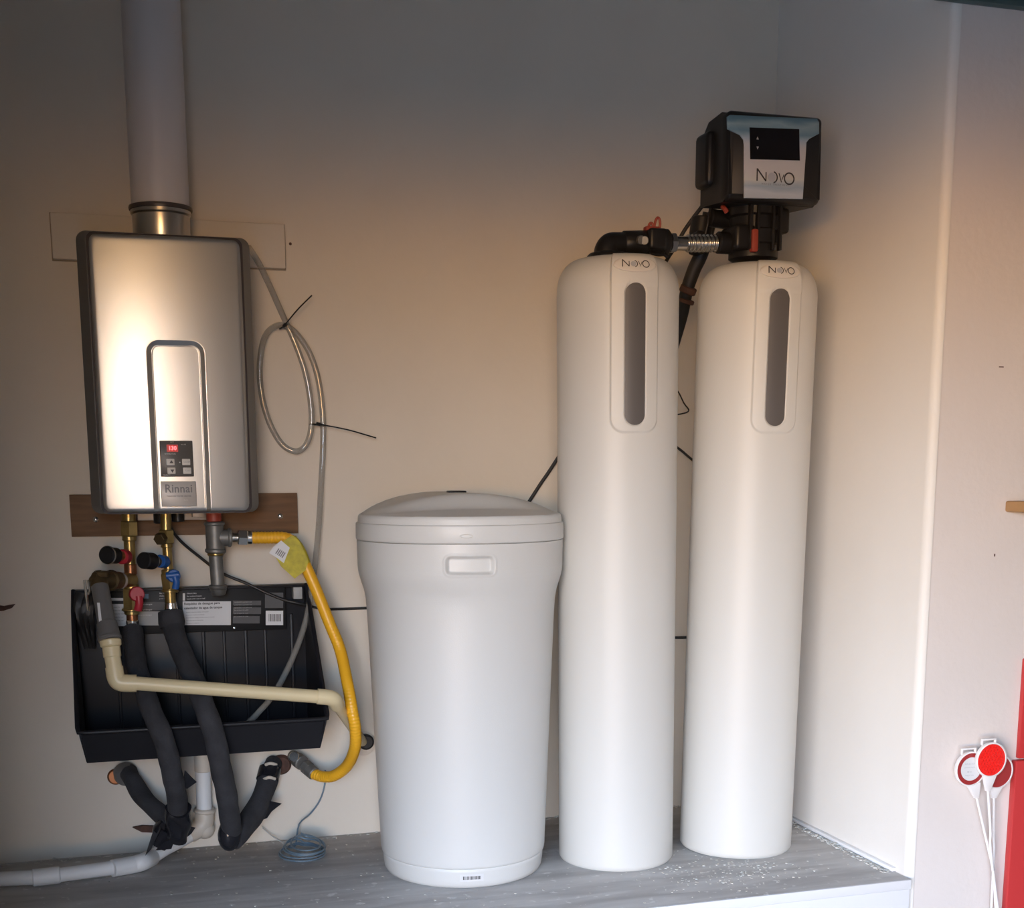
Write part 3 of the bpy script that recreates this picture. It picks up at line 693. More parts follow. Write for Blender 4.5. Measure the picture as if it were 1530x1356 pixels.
for fl_ in ([flap([A(229, 1240, -.225), A(236, 1246, -.228), A(226, 1268, -.226), A(217, 1278, -.224)]), flap([A(244, 1258, -.238), A(262, 1252, -.236), A(256, 1268, -.23), A(232, 1270, -.23)]), flap([A(276, 1232, -.215), A(292, 1236, -.205), A(286, 1245, -.205), A(270, 1258, -.212)]), flap([A(276, 1150, -.29), A(294, 1168, -.27), A(280, 1178, -.27), A(272, 1176, -.275)])]): obj('tape_tail', fl_, 'tape', H1)

h2 = [A(256, 925, -.155), A(262, 950, -.18), A(279, 990, -.235), A(300, 1040, -.31), A(316, 1085, -.35), A(327, 1130, -.35), A(337, 1180, -.31), A(344, 1222, -.26), A(346, 1240, -.24)]
H2 = foam('insulated_pipe', h2, .0235, 'black foam covered pipe from the blue-levered valve down to the right tape knot')
obj('foam_collar', join([lathe([(.017, 0), (.028, .004), (.030, .03), (.027, .04)], A(254.5, 911, YV), (0.05, -.25, -1), 24)]), 'foam', H2, 60)
obj('foam_elbow', tube([A(346, 1252, -.22), A(362, 1238, -.185), A(381, 1212, -.13), A(396, 1178, -.08), A(405, 1150, -.035), A(409, 1140, -.01)], .025, n=24, k=12, rf=lambda L, t, s: .0285*(1-.22*s)*(1+.05*math.sin(L*60+2*t))), 'foam', H2, 60)
obj('tape_wrap', lump(A(344, 1245, -.24), .030, (.85, .9, 1.25), 3, .12), 'tape', H2, 60)
obj('tape_wrap', tube([A(400, 1166, -.065), A(404, 1150, -.04)], .027, n=20, rf=lambda L, t, s: .027*(1+.08*math.sin(3*t))), 'tape', H2, 60)
obj('shiny_tape_end', join([flap([A(337, 1226, -.272), A(346, 1226, -.272), A(347, 1214, -.273), A(340, 1212, -.273)], .002)]), 'chrome', H2)
obj('band', join([tube([A(394, 1164, -.082), A(402, 1161, -.09), A(411, 1163, -.082)], .004, n=10), tube([A(397, 1142, -.055), A(404, 1140, -.064), A(413, 1142, -.055)], .004, n=10)]), 'pvc_warm', H2)
obj('tape_tail', join([flap([A(390, 1205, -.13), A(403, 1196, -.12), A(421, 1200, -.11), A(406, 1212, -.115), A(399, 1222, -.12), A(386, 1226, -.13), A(396, 1213, -.125)])]), 'tape', H2)
obj('wall_flange', lathe([(.024, 0), (.026, .002), (.020, .012), (.014, .012)], (A(420, 1142, -.004)[0], -.0005, A(420, 1142, -.004)[2]), (0, -1, 0), 24), 'rust', H2)

# ================================================================== WHITE DRAIN PIPE
dp = root('drain_pipe', (-.2, -.19, 0)); tag(dp, 'white plastic drain pipe along the foot of the wall, lower left', 'pipe')
def fl(px, py, z):
    d = MM.T @ np.array([(px-CX)/F, (py-CY)/F, 1.0]); return CAM+d*(z-CAM[2])/d[2]
zr = .0205
f0 = fl(-30, 1314, zr); f1 = fl(88, 1306, zr); f2 = fl(170, 1296, zr); f3 = fl(200, 1291, zr)
obj('pipe', cyl(f0, fl(60, 1310, zr), .0165), 'pvc', dp)
obj('coupling', cyl(fl(48, 1311, zr+.002), fl(90, 1306.5, zr+.002), .0195, n=30), 'pvc', dp)
obj('pipe', cyl(fl(88, 1307, zr), f2, .0165), 'pvc', dp)
m1 = A(226, 1281, -.115); m2 = A(246, 1268, -.085)
obj('elbow', tube([fl(168, 1297, zr+.001), f3, fl(214, 1287, zr+.003), m1], .0205, n=24, k=7), 'pvc', dp)
obj('pipe', tube([m1, m2, A(268, 1256, -.06), A(290, 1243, -.045)], .017, n=22), 'pvc', dp)
obj('tee', join([tube([A(283, 1245, -.048), A(298, 1236, -.043), A(305, 1226, -.042), A(305.5, 1212, -.042)], .0235, n=24, k=6), cyl(A(305.5, 1214, -.042), A(305.7, 1207, -.042), .0265, n=30), sphere(A(306, 1238, -.040), .0245)]), 'pvc_warm', dp)
obj('riser', cyl(A(305.5, 1210, -.042), A(303, 1145, -.042)+np.array([0, 0, .05]), .0185), 'pvc', dp)
obj('riser_sleeve', cyl(A(303.5, 1152, -.042), A(303, 1140, -.042)+np.array([0, 0, .03]), .0205), 'pvc_warm', dp)

# ================================================================== CORDS, TUBES
tag(obj('power_cord', tube([A(249, 771, -.13), A(254, 786, -.125), A(270, 808, -.09), A(300, 833, -.07), A(330, 855, -.06), A(370, 872, -.06), A(395, 884, -.0635), A(425, 896, -.0645), A(455, 903, -.063), A(480, 909, -.03), A(505, 909.5, -.006), A(552, 908, -.0045), A(620, 905, -.0045), A(700, 900, -.0045)], .0034, n=10, k=8), 'black_soft'), 'thin black power cord sagging from the water heater across the drip tray label', 'cord')
ct = root('clear_tube', A(383, 385, -.05)); tag(ct, 'clear vinyl drain tube coiled beside the water heater and hanging into the tray', 'tube')
obj('tube', tube([A(372, 370, -.10), A(386, 392, -.06), A(402, 425, -.045), A(422, 470, -.03), A(442, 515, -.03), A(457, 560, -.032), A(465, 610, -.034), A(464, 645, -.034), A(455, 667, -.03), A(440, 674, -.028), A(420, 662, -.024), A(402, 630, -.022), A(391, 590, -.022), A(388, 545, -.022), A(395, 505, -.022), A(410, 488, -.02), A(428, 487, -.018), A(447, 503, -.016), A(465, 533, -.016), A(477, 575, -.016), A(483, 640, -.016), A(480, 720, -.022), A(475, 800, -.04), A(467, 870, -.062), A(456, 930, -.085), A(436, 985, -.12), A(410, 1035, -.15), A(385, 1065, -.17), A(368, 1082, -.18)], .0072, n=16, k=10), 'clear', ct, 80)
def ziptie(p, q, lab, c, r=.013):
    o = root('cable_tie', p); tag(o, lab, 'cable tie')
    ring = []
    u, v, a = frame(np.array(c[1])-np.array(c[0])); cc = (np.array(c[0])+np.array(c[1]))/2
    pts = [cc+u*r*1.25*math.cos(t)+v*r*math.sin(t) for t in np.linspace(0, 2*PI, 21)]
    obj('loop', tube(pts, .0018, n=6, smooth=False), 'black', o); obj('tail', tube([p, (np.array(p)+np.array(q))/2+np.array([0, 0, .003]), q], .0017, n=6), 'black', o)
    d_ = (np.array(q)-np.array(p)); d_ /= np.linalg.norm(d_); obj('head', cyl(np.array(p)-d_*.004, np.array(p)+d_*.006, .0042, n=8), 'black', o)
ziptie(A(425, 486, -.045), A(466, 441, -.06), 'black cable tie with its tail up, at the top of the clear tube loop', (A(418, 476, -.026), A(430, 500, -.026)), .011)
ziptie(A(475, 633, -.046), A(562, 654, -.05), 'black cable tie with long tail pointing right, low on the clear tube loop', (A(473, 622, -.026), A(473, 646, -.026)), .016)

# blue-grey wire with a loose coil on the ledge
w1 = [A(486, 1150, -.006), A(485, 1172, -.008), A(478, 1195, -.012), A(464, 1215, -.02), A(447, 1231, -.045)]
coil = []
rs = np.random.RandomState(8)
c0 = fl(447, 1263, .0)
for k in range(0, 6*18+1):
    t = 2*PI*k/18; j = k//18; rx = .052+.007*math.sin(j*2.1+.5)-.002*j; ry = .060+.008*math.cos(j*1.7)
    coil.append(np.array([c0[0]+.002*j-.004+rx*math.cos(t+1.7), max(-.145, -10)+ (ry)*math.sin(t+1.7)+.003*math.sin(j*3), .004+.0042*j+.010*max(0, math.sin(t+1.7))*(j/6)]))
tag(obj('coiled_wire', tube(w1+coil, .0021, n=7, k=4), 'wire'), 'blue-grey wire coming from behind the gas fitting into a loose coil on the ledge', 'wire')
tag(obj('thin_wire', tube([A(392, 1236, -.02), A(405, 1247, -.025), fl(428, 1262, .006)], .0016, n=6), 'wire_white'), 'short pale wire end between the right tape knot and the blue coil', 'wire')

# ================================================================== BRINE TANK
BC = np.array([.7665, -.348])
def bprof(z):
    pts = [(0, .170), (.004, .179), (.012, .184), (.030, .1865), (.0455, .1875), (.0475, .1860), (.050, .1900), (.058, .1915), (.30, .2005), (.60, .2120), (.635, .2145), (.655, .2180), (.675, .2245), (.69, .2285), (.70, .2302), (.71, .2308), (.765, .2312)]
    for (a, ra), (b, rb) in zip(pts, pts[1:]):
        if z <= b: return ra+(rb-ra)*(z-a)/(b-a)
    return pts[-1][1]
zz = sorted(set([0, .004, .008, .012, .02, .030, .040, .0455, .0475, .050, .054, .058, .07]+list(np.linspace(.09, .60, 18))+list(np.linspace(.605, .72, 24))+list(np.linspace(.685, .755, 42))+[.762, .765]))
hth = math.atan2(.729-BC[0], .575+BC[1]) # direction of the moulded grip
hx_dir = -.10
def sm(t): t = min(1, max(0, t)); return t*t*(3-2*t)
thv = sorted(set(list(np.linspace(-PI, -.5, 55))+list(np.linspace(-.5, .25, 110))+list(np.linspace(.25, PI, 60))))[:-1]
def ang(x, y): return math.atan2(x-BC[0], -(y-BC[1]))
hA = ang(at(703, 845, -.577)[0], -.577)
hz = at(703, 845, -.577)[2]
def bpt(t, z):
    r = bprof(z)
    du = abs((t-hA)*.2305)-(.050-.009); dz = abs(z-hz)-(.0175-.009)
    d = math.hypot(max(du, 0), max(dz, 0))+min(0, max(du, dz))-.009
    r -= .0095*sm((-d+.003)/.008) if d < .003 else 0
    r += .0012*sm(1-abs(d-.004)/.005)
    return (BC[0]+r*math.sin(t), BC[1]-r*math.cos(t), z)
V = [bpt(t, z) for z in zz for t in thv]; nt_ = len(thv)
Fc = [(j*nt_+i, j*nt_+(i+1) % nt_, (j+1)*nt_+(i+1) % nt_, (j+1)*nt_+i) for j in range(len(zz)-1) for i in range(nt_)]
Fc += [tuple(range(nt_))[::-1], tuple((len(zz)-1)*nt_+i for i in range(nt_))]
brine = root('brine_tank', (BC[0], BC[1], 0)); tag(brine, 'short wide light grey round salt tank with a domed lid, left of the tall cylinders', 'salt tank')
obj('body', (np.array(V), Fc), 'brine', brine, 50)
# lid: skirt + stepped rim + vaulted crown cut back at the front
NT = 160
def crown(x, y):
    r = math.hypot(x, y)/.219
    vault = .0455*(1-(x/.222)**2)
    # front edge of the vault is a curve set back from the rim
    yb = -.215*math.sqrt(max(0, 1-(x/.222)**2))          # rim
    s = (y-yb)
    depth = .075*max(0.0, 1-(x/.21)**2)
    if s < depth: h = .012*(s/max(depth, 1e-4))*(vault/.0455)
    else: h = .012*(vault/.0455)+(vault*(1-.012/.0455))*sm((s-depth)/.075)
    # backside rolls off to the rim
    s2 = -yb-y
    return h*min(1, max(0, s2/.03)**.5) if s2 < .03 else h
rings = [(.2285, .7655), (.2322, .7672), (.2335, .770), (.2330, .800), (.2322, .8030), (.2300, .8040), (.2288, .8045), (.2282, .8065), (.2280, .8140), (.2265, .8195), (.2235, .8222)]
V = []
for r, z in rings:
    for k in range(NT):
        t = 2*PI*k/NT; V.append((BC[0]+r*math.sin(t), BC[1]-r*math.cos(t), z))
rr_ = list(np.linspace(.219, .004, 46))
for r in rr_:
    for k in range(NT):
        t = 2*PI*k/NT; x, y = r*math.sin(t), -r*math.cos(t); V.append((BC[0]+x, BC[1]+y, .8222+crown(x, y)))
nr = len(rings)+len(rr_)
Fc = [(j*NT+i, j*NT+(i+1) % NT, (j+1)*NT+(i+1) % NT, (j+1)*NT+i) for j in range(nr-1) for i in range(NT)]
Fc += [tuple(range(NT))[::-1], tuple((nr-1)*NT+i for i in range(NT))]
lid = obj('lid', (np.array(V), Fc), 'brine', brine, 45)
lz = at(697, 801, -.58); la = ang(lz[0], -.58)
sl = []
for k in range(24):
    t = 2*PI*k/24; a_ = la+math.cos(t)*.062; z_ = lz[2]+math.sin(t)*.0042; sl.append((BC[0]+.2345*math.sin(a_), BC[1]-.2345*math.cos(a_), z_))
c3 = np.mean(sl, 0); sl2 = [tuple(np.array(p)*.45+c3*.55+np.array([0, .0022, 0])) for p in sl]
slb = [(BC[0]+(p[0]-BC[0])*.99, BC[1]+(p[1]-BC[1])*.99, p[2]) for p in sl]
obj('lid_tab', (np.array(sl+sl2+slb), [(i, (i+1) % 24, 24+(i+1) % 24, 24+i) for i in range(24)]+[tuple(range(24, 48))]+[(48+i, 48+(i+1) % 24, (i+1) % 24, i) for i in range(24)]), 'brine', lid, 30)
bk = at(688, 738.5, BC[1]); obj('lid_strap', box(bk[0]-.020, bk[0]+.020, BC[1]+.02, BC[1]+.05, .862, .8715, .002), 'black', lid)
# barcode sticker
sa = ang(at(705, 1316, -.53)[0], -.53); sz = .0285
def onb(u, v, e=.0008): 
    z = sz+v; r = bprof(z)+e; t = sa+u/.18; return (BC[0]+r*math.sin(t), BC[1]-r*math.cos(t), z)
gx = [(-.0255+.051*i/6, -.0085+.017*j/2) for j in range(3) for i in range(7)]
st = obj('sticker', (np.array([onb(a, b) for a, b in gx]), [(j*7+i, j*7+i+1, (j+1)*7+i+1, (j+1)*7+i) for j in range(2) for i in range(6)]), 'paper', brine)
bw = []
rs = np.random.RandomState(3); u_ = -.019
while u_ < .019:
    w_ = rs.choice([.0007, .0012, .0018]); bw.append((np.array([onb(u_, -.004, .0013), onb(u_+w_, -.004, .0013), onb(u_+w_, .004, .0013), onb(u_, .004, .0013)]), [(0, 1, 2, 3)])); u_ += w_+rs.choice([.0008, .0013])
obj('barcode', join(bw), 'ink', st)

# ================================================================== TALL TANKS
RT_ = .1365
def make_tank(cx, cy, face, label, rim_name='water_softener_cabinet'):
    """face: angle of the moulded panel, measured from -Y towards -X"""
    tr = root(rim_name, (cx, cy, 0)); tag(tr, label, 'tank')
    thp = math.radians(22.5)
    zs_ = sorted(set([0, .003, .006, .012]+list(np.linspace(.05, .97, 14))+list(np.linspace(.985, 1.03, 22))+list(np.linspace(1.04, 1.27, 18))+list(np.linspace(1.275, 1.303, 14))))
    prof = [('z', z) for z in zs_]+[('s', s) for s in np.linspace(.03, 1, 24)]
    thg = sorted(set(list(np.linspace(-PI, -.50, 50))+list(np.linspace(-.50, .50, 170))+list(np.linspace(.50, PI, 50))))[:-1]
    win_h, wz0, wz1 = .0240, 1.012, 1.312
    def pt(th, kind, q):
        # panel membership
        if kind == 'z': z = q; s = 0
        else: s = q; z = 1.304+.073*math.sin(s*PI/2)
        dth = (abs(th)-thp)*RT_                         # metres past the panel side
        zb = .998; rb = .030
        dzb = zb-z
        du = abs(th)*RT_-(thp*RT_-rb); dz = (zb+rb)-z
        d = (math.hypot(max(du, 0), max(dz, 0))-rb) if (du > 0 and dz > 0) else max(dth, dzb)
        m = sm(.5-d/.0055)
        rin = .078
        if kind == 'z':
            r = RT_
            if z < .006: r = RT_-.004*(1-z/.006)
        else:
            r = rin+(RT_-rin)*max(0, math.cos(s*PI/2))**.85
        rp = r
        if kind == 's':
            rp = rin+(RT_+.0015-rin)*max(0, 1-s**2.6)**.66
        r = r+(rp+.0032-r)*m if z > .9 else r
        # window recess (pill)
        uu = th*RT_; cz_ = min(max(z, wz0+win_h), wz1-win_h); dd = math.hypot(uu, z-cz_)-win_h
        r -= .0035*sm(.5-dd/.003)
        return r, z
    V = []
    for kind, q in prof:
        for t in thg:
            r, z = pt(t, kind, q); V.append((r*math.sin(t), -r*math.cos(t), z))
    n = len(thg); m_ = len(prof)
    Fc = [(j*n+i, j*n+(i+1) % n, (j+1)*n+(i+1) % n, (j+1)*n+i) for j in range(m_-1) for i in range(n)]
    Fc += [tuple(range(n))[::-1], tuple((m_-1)*n+i for i in range(n))]
    ca, sa_ = math.cos(-face), math.sin(-face)
    def Wd(P):
        P = np.asarray(P, float); return np.stack([cx+P[:, 0]*ca-P[:, 1]*sa_, cy+P[:, 0]*sa_+P[:, 1]*ca, P[:, 2]], 1)
    body = obj('body', (Wd(V), Fc), 'tank', tr, 50)
    # level window
    pill = []
    for k in range(40):
        t = 2*PI*k/40; pill.append(((win_h-.0012)*math.cos(t), (wz1-win_h if math.sin(t) >= 0 else wz0+win_h)+(win_h-.0012)*math.sin(t)))
    Vw = []; rw_ = RT_+.0018
    rows = 70; cols = 10; Fw = []
    for j in range(rows+1):
        z = wz0+.0012+(wz1-wz0-.0024)*(1-math.cos(PI*j/rows))/2; cz_ = min(max(z, wz0+win_h), wz1-win_h); hw = math.sqrt(max(0, (win_h-.0012)**2-(z-cz_)**2))
        for i in range(cols+1):
            u = -hw+2*hw*i/cols; r = (pt(u*.96/RT_, 'z', z) if z < 1.3035 else pt(u*.96/RT_, 's', math.asin(min(1, max(0, (z-1.304)/.073)))/(PI/2)))[0]+.0010+.0010*(1-(u/win_h)**2); Vw.append((r*math.sin(u/RT_), -r*math.cos(u/RT_), z))
    for j in range(rows):
        for i in range(cols): Fw.append((j*(cols+1)+i, j*(cols+1)+i+1, (j+1)*(cols+1)+i+1, (j+1)*(cols+1)+i))
    obj('level_window', (Wd(Vw), Fw), 'window_grey', body and tr, 60)
    # oval badge on the shoulder: tilted plate
    zc = 1.3485
    def bad(u, v, d):
        th = u/.128; z = zc+v
        sp_ = math.asin(min(.995, max(0, (z-1.304)/.073)))/(PI/2)
        r, z_ = pt(th, 's', sp_); r2, z2 = pt(th, 's', sp_-.03)
        n_ = np.array([z2-z_, r_d]) if False else np.array([z_-z2, r2-r]); n_ /= np.linalg.norm(n_)
        r += n_[0]*d; z_ += n_[1]*d
        return np.array([r*math.sin(th), -r*math.cos(th), z_])
    a_, b_ = .045, .0165
    Vb = []; Fb = []; K = 40
    for (sc, d) in ((1.03, -.002), (1.0, .0015), (.95, .0030), (.85, .0033), (.45, .0033), (.02, .0033)):
        for k in range(K):
            t = 2*PI*k/K; Vb.append(bad(a_*sc*math.cos(t), b_*sc*math.sin(t), d))
    for j in range(5):
        for i in range(K): Fb.append((j*K+i, j*K+(i+1) % K, (j+1)*K+(i+1) % K, (j+1)*K+i))
    Fb.append(tuple(5*K+i for i in range(K)))
    bd = obj('badge', (Wd(Vb), Fb), 'badge', tr, 40)
    dk, disc = logo(.056)
    dd_ = lambda u, v: .0037
    obj('lettering', (Wd([bad(p[0], p[1]*.95, dd_(p[0], p[1])+.0004) for p in dk[0]]), dk[1]), 'ink', bd)
    obj('moon_mark', (Wd([bad(p[0], p[1]*.95, dd_(p[0], p[1])) for p in disc[0]]), disc[1]), 'moon', bd)
    return tr
T1 = make_tank(1.140, -.379, math.radians(5.5), 'tall round almond tank with black elbow fitting on top, right of the brine tank')
T2 = make_tank(1.459, -.379, math.radians(6), 'tall round almond tank carrying the black control head, nearest the right wall')
T1.rotation_euler = (0, math.radians(-.5), 0); T2.rotation_euler = (0, math.radians(.75), 0)
T1['group'] = 'tall cylindrical tanks'; T2['group'] = 'tall cylindrical tanks'

# ================================================================== CONTROL HEAD AND VALVE
ch = root('control_head', (1.465, -.38, 1.39)); tag(ch, 'black electronic control head with blue-grey face plate on the right tank', 'control valve')
# housing: side profile extruded in X
bx0, bx1 = 1.345, 1.578
prof = [(-.330, 1.508), (-.445, 1.500), (-.474, 1.512), (-.470, 1.655), (-.452, 1.684), (-.432, 1.690), (-.365, 1.684), (-.330, 1.655)]
obj('housing', extrude(prof, lambda u, v, d: np.array([d, u, v]), bx0+.004, bx1-.004), 'black', ch, 25)
obj('front_shell', extrude([(u, v) for u, v in rrect(bx0, bx1, 1.501, 1.686, .012, 5)], front(-.440), 0, .034, .012), 'black', ch, 40)
obj('rear_cover', box(bx0-.012, bx1-.05, -.395, -.325, 1.545, 1.662, .012, 3), 'black', ch)
YP = -.4745
def cp_(px, py): p = at(px, py, YP); return (p[0], p[2])
plate = [cp_(*q) for q in ((1111, 296), (1198.5, 297.5), (1203, 232), (1204, 213), (1208, 208), (1223, 200), (1223, 183), (1220, 178), (1090, 172), (1085.5, 175), (1086, 193), (1105, 202), (1110, 209), (1111, 216))]
fpo = extrude(plate, front(YP), 0, .004, .0015)
fp = obj('face_plate', fpo, 'faceplate', ch, 30)
# object-space pattern height is measured from the head's base (1.39)
sc_ = [cp_(*q) for q in ((1119.5, 238.5), (1193.5, 240.5), (1192.5, 193.5), (1118.5, 191))]
scr = obj('screen', extrude(sc_, front(YP-.0041), 0, .0016, .0008), 'screen', ch, 20)
for (a, b, up) in ((1130, 207, 1), (1130, 222, -1)):
    x_, z_ = cp_(a, b); s_ = .0032*up; obj('screen_arrow', (np.array([(x_-.003, YP-.0062, z_-s_), (x_+.003, YP-.0062, z_-s_), (x_, YP-.0062, z_+s_)]), [(0, 1, 2)]), 'paper_grey', scr)
cx_, cz_ = cp_(1157.5, 265); dk, disc = logo(.094)
def onf(u, v, e): return (cx_+u, YP-.0043-e, cz_+v*1.0-.02*u)
obj('moon_mark', (np.array([onf(p[0], p[1], .0002) for p in disc[0]]), disc[1]), 'moon', fp)
obj('lettering', (np.array([onf(p[0], p[1], .0005) for p in dk[0]]), dk[1]), 'ink', fp)
t_ = text2d('W A T E R   T R E A T M E N T', .0052); x_, z_ = cp_(1157, 276.5); obj('lettering', mapped(t_, lambda u, v: (x_+u, YP-.0046, z_+v)), 'ink_grey', fp)
# valve body under the housing
vx, vy = 1.462, -.378
obj('valve_body', join([lathe([(.050, 0), (.056, .004), (.056, .030), (.060, .034), (.060, .062), (.055, .066), (.055, .092), (.062, .096), (.062, .118)], (vx, vy, 1.389), (0, 0, 1), 40),
    box(vx-.072, vx-.02, vy-.055, vy+.03, 1.405, 1.46, .010, 3), box(vx+.02, vx+.066, vy-.05, vy+.03, 1.445, 1.50, .008, 3)]), 'black', ch, 40)
obj('rib', join([box(vx-.003+dx, vx+.003+dx, vy-.064, vy-.05, 1.405, 1.50, .001) for dx in (-.038, -.02, .018, .036)]), 'black', ch)
obj('hose_port', cyl((vx-.060, vy-.012, 1.4235), (vx-.098, vy-.012, 1.4235), .024, n=30), 'black', ch)
obj('clip', box(1.424, 1.440, -.447, -.430, 1.398, 1.4475, .004, 2), 'red_dark', ch)
obj('clip', tube([A(1080, 309, -.40), A(1083, 312, -.41), A(1086, 317, -.41)], .0055, n=8), 'red_dark', ch)
obj('drain_port', cyl(A(1078, 256, -.36), A(1058, 250, -.36), .0055), 'black', ch); obj('bypass_port', cyl(A(1092, 330, -.33), A(1060, 325, -.33), .020), 'black', ch)
obj('probe', cyl(A(1066, 259, -.36), A(1054, 250, -.36), .0035), 'steel', ch)

# elbow on the left tank
el = root('tank_elbow', (1.137, -.379, 1.389)); tag(el, 'black plastic elbow with red clips on top of the left tall tank', 'fitting')
ey = -.385
obj('elbow_body', join([lathe([(.049, 0), (.049, .005), (.044, .010), (.036, .012)], (A(910, 380, ey)[0], ey, 1.378), (0, 0, 1), 36),
    tube([A(906, 386, ey), A(907, 374, ey), A(912, 366, ey), A(924, 364, ey), A(945, 363.5, ey), A(962, 363, ey)], .0265, n=28, rf=lambda L, t, s: .030-.006*min(1, s*1.6)), cyl(A(930, 363.5, ey), A(966, 362.5, ey), .0265, n=30)]), 'black', el, 45)
obj('valve_block', join([cyl(A(966, 361, ey), A(998, 362, ey), .0285, n=30), box(A(968, 0, ey)[0], A(996, 0, ey)[0], ey-.033, ey+.02, 1.398, 1.444, .008, 3), cyl(A(994, 362.5, ey), A(1002, 362.5, ey), .0215)]), 'black', el, 40)
def loopclip(px, py, h, w):
    c = A(px, py, ey-.01); P = [c+np.array([w*math.sin(t)*.5+.05*h*math.cos(t), 0, h*.5*math.cos(t)]) for t in np.linspace(0, 2*PI, 25)]
    return tube(P, .0030, n=8, smooth=False)
obj('clip', loopclip(972, 342, .026, .0115), 'red_dark', el); obj('clip', loopclip(982, 337, .034, .013), 'red_dark', el)
obj('clip_base', box(A(966, 0, ey)[0], A(988, 0, ey)[0], ey-.018, ey+.002, 1.440, 1.449, .003), 'red_dark', el)
obj('screw', join([cyl(A(963, 359, ey-.028), A(963, 359, ey-.038), .0095, n=20), cyl(A(956, 358.5, ey-.026), A(959, 358.5, ey-.036), .010, n=8)]), 'zinc', el)
obj('lock_tab', join([cyl(A(992, 379, ey-.02), A(998, 384, ey-.02), .0045), tube([A(972, 378, ey-.02), A(984, 381, ey-.02), A(996, 380, ey-.02)], .003)]), 'black', el)

# stainless flex connector
fx = root('flex_connector', A(1050, 363, ey)); tag(fx, 'short corrugated stainless connector joining the two tall tanks', 'connector')
pA_, pB_ = A(1025, 363.5, ey), A(1071, 363.5, ey); ux = (pB_-pA_)
pr = []; Lx = np.linalg.norm(ux)
for i in range(8*10+1):
    t = i/80; pr.append((.0160+.0038*(.5-.5*math.cos(t*8*2*PI)), t*Lx))
obj('corrugated_hose', lathe(pr, pA_, ux, 36), 'corr', fx, 60)
obj('cuff', cyl(A(1004, 363, ey), pA_+ux*.01, .0155), 'corr', fx); obj('cuff', cyl(pB_-ux*.01, A(1093, 363, ey), .0155), 'corr', fx)
obj('nut', cyl(A(999, 363, ey), A(1009, 363, ey), .0225, n=6), 'steel', fx)
obj('nut', cyl(A(1092, 363, ey), A(1101, 363, ey), .0215, n=6), 'chrome', fx)
obj('ring', cyl(A(1087, 363, ey), A(1091, 363, ey), .0175, n=20), 'chrome', fx)

# black hoses dropping behind, between the tanks
bh = root('bypass_hose', A(1020, 500, -.22)); tag(bh, 'thick black hose dropping behind and between the two tall tanks', 'hose')
obj('hose', tube([A(1062, 318, -.30), A(1056, 345, -.29), A(1048, 378, -.275), A(1036, 405, -.255), A(1026, 435, -.235), A(1019, 470, -.20), A(1008, 510, -.14), A(1000, 540, -.10)], .0165, n=20, k=8, rf=lambda L, t, s: .0185-.005*s), 'black_soft', bh)
obj('upper_block', join([cyl(A(1050, 325, -.30), A(1046, 352, -.30), .026, n=20), box(A(1040, 0, -.3)[0], A(1060, 0, -.3)[0], -.33, -.28, 1.41, 1.46, .008)]), 'black', bh)
obj('coupling_ring', cyl(A(1030, 428, -.242), A(1026, 438, -.236), .0205, n=20), 'rust', bh)
obj('coupling_ring', cyl(A(1027, 447, -.232), A(1025, 453, -.229), .0185, n=20), 'rust', bh)
tag(obj('drain_line', tube([A(1078, 280, -.345), A(1063, 291, -.33), A(1046, 312, -.30), A(1024, 342, -.27), A(1008, 370, -.24), A(990, 400, -.15), A(940, 500, -.06), A(880, 610, -.012), A(827, 694, -.008), A(808, 722, -.008), A(790, 750, -.008), A(770, 780, -.008)], .0046, n=10, k=8), 'black_soft'), 'black drain line running from the control head down behind the left tall tank', 'tube')
tag(obj('signal_cable', tube([A(1066, 262, -.33), A(1064, 290, -.325), A(1058, 330, -.34), A(1054, 350, -.335)], .0028, n=8), 'black_soft'), 'thin black cable hanging behind the left side of the control head', 'cable')
tag(obj('outlet_cord', tube([A(985, 565, -.006), A(1010, 581, -.006), A(1022, 602, -.006), A(1029, 613, -.006), A(1018, 618, -.006), A(990, 622, -.006)], .0018, n=7), 'black_soft'), 'thin black wire bent on the wall, seen between the tall tanks', 'cable')
tag(obj('lower_cord', tube([A(985, 655, -.006), A(1010, 667, -.006), A(1030, 683, -.006), A(1050, 700, -.006)], .0032, n=8), 'black_soft'), 'black cord slanting down on the wall, seen midway between the tall tanks', 'cable')
tag(obj('floor_cord', tube([A(985, 952, -.006), A(1022, 952, -.006), A(1045, 950, -.006)], .0036, n=8), 'black_soft'), 'black cord running level on the wall, low between the tall tanks', 'cable')

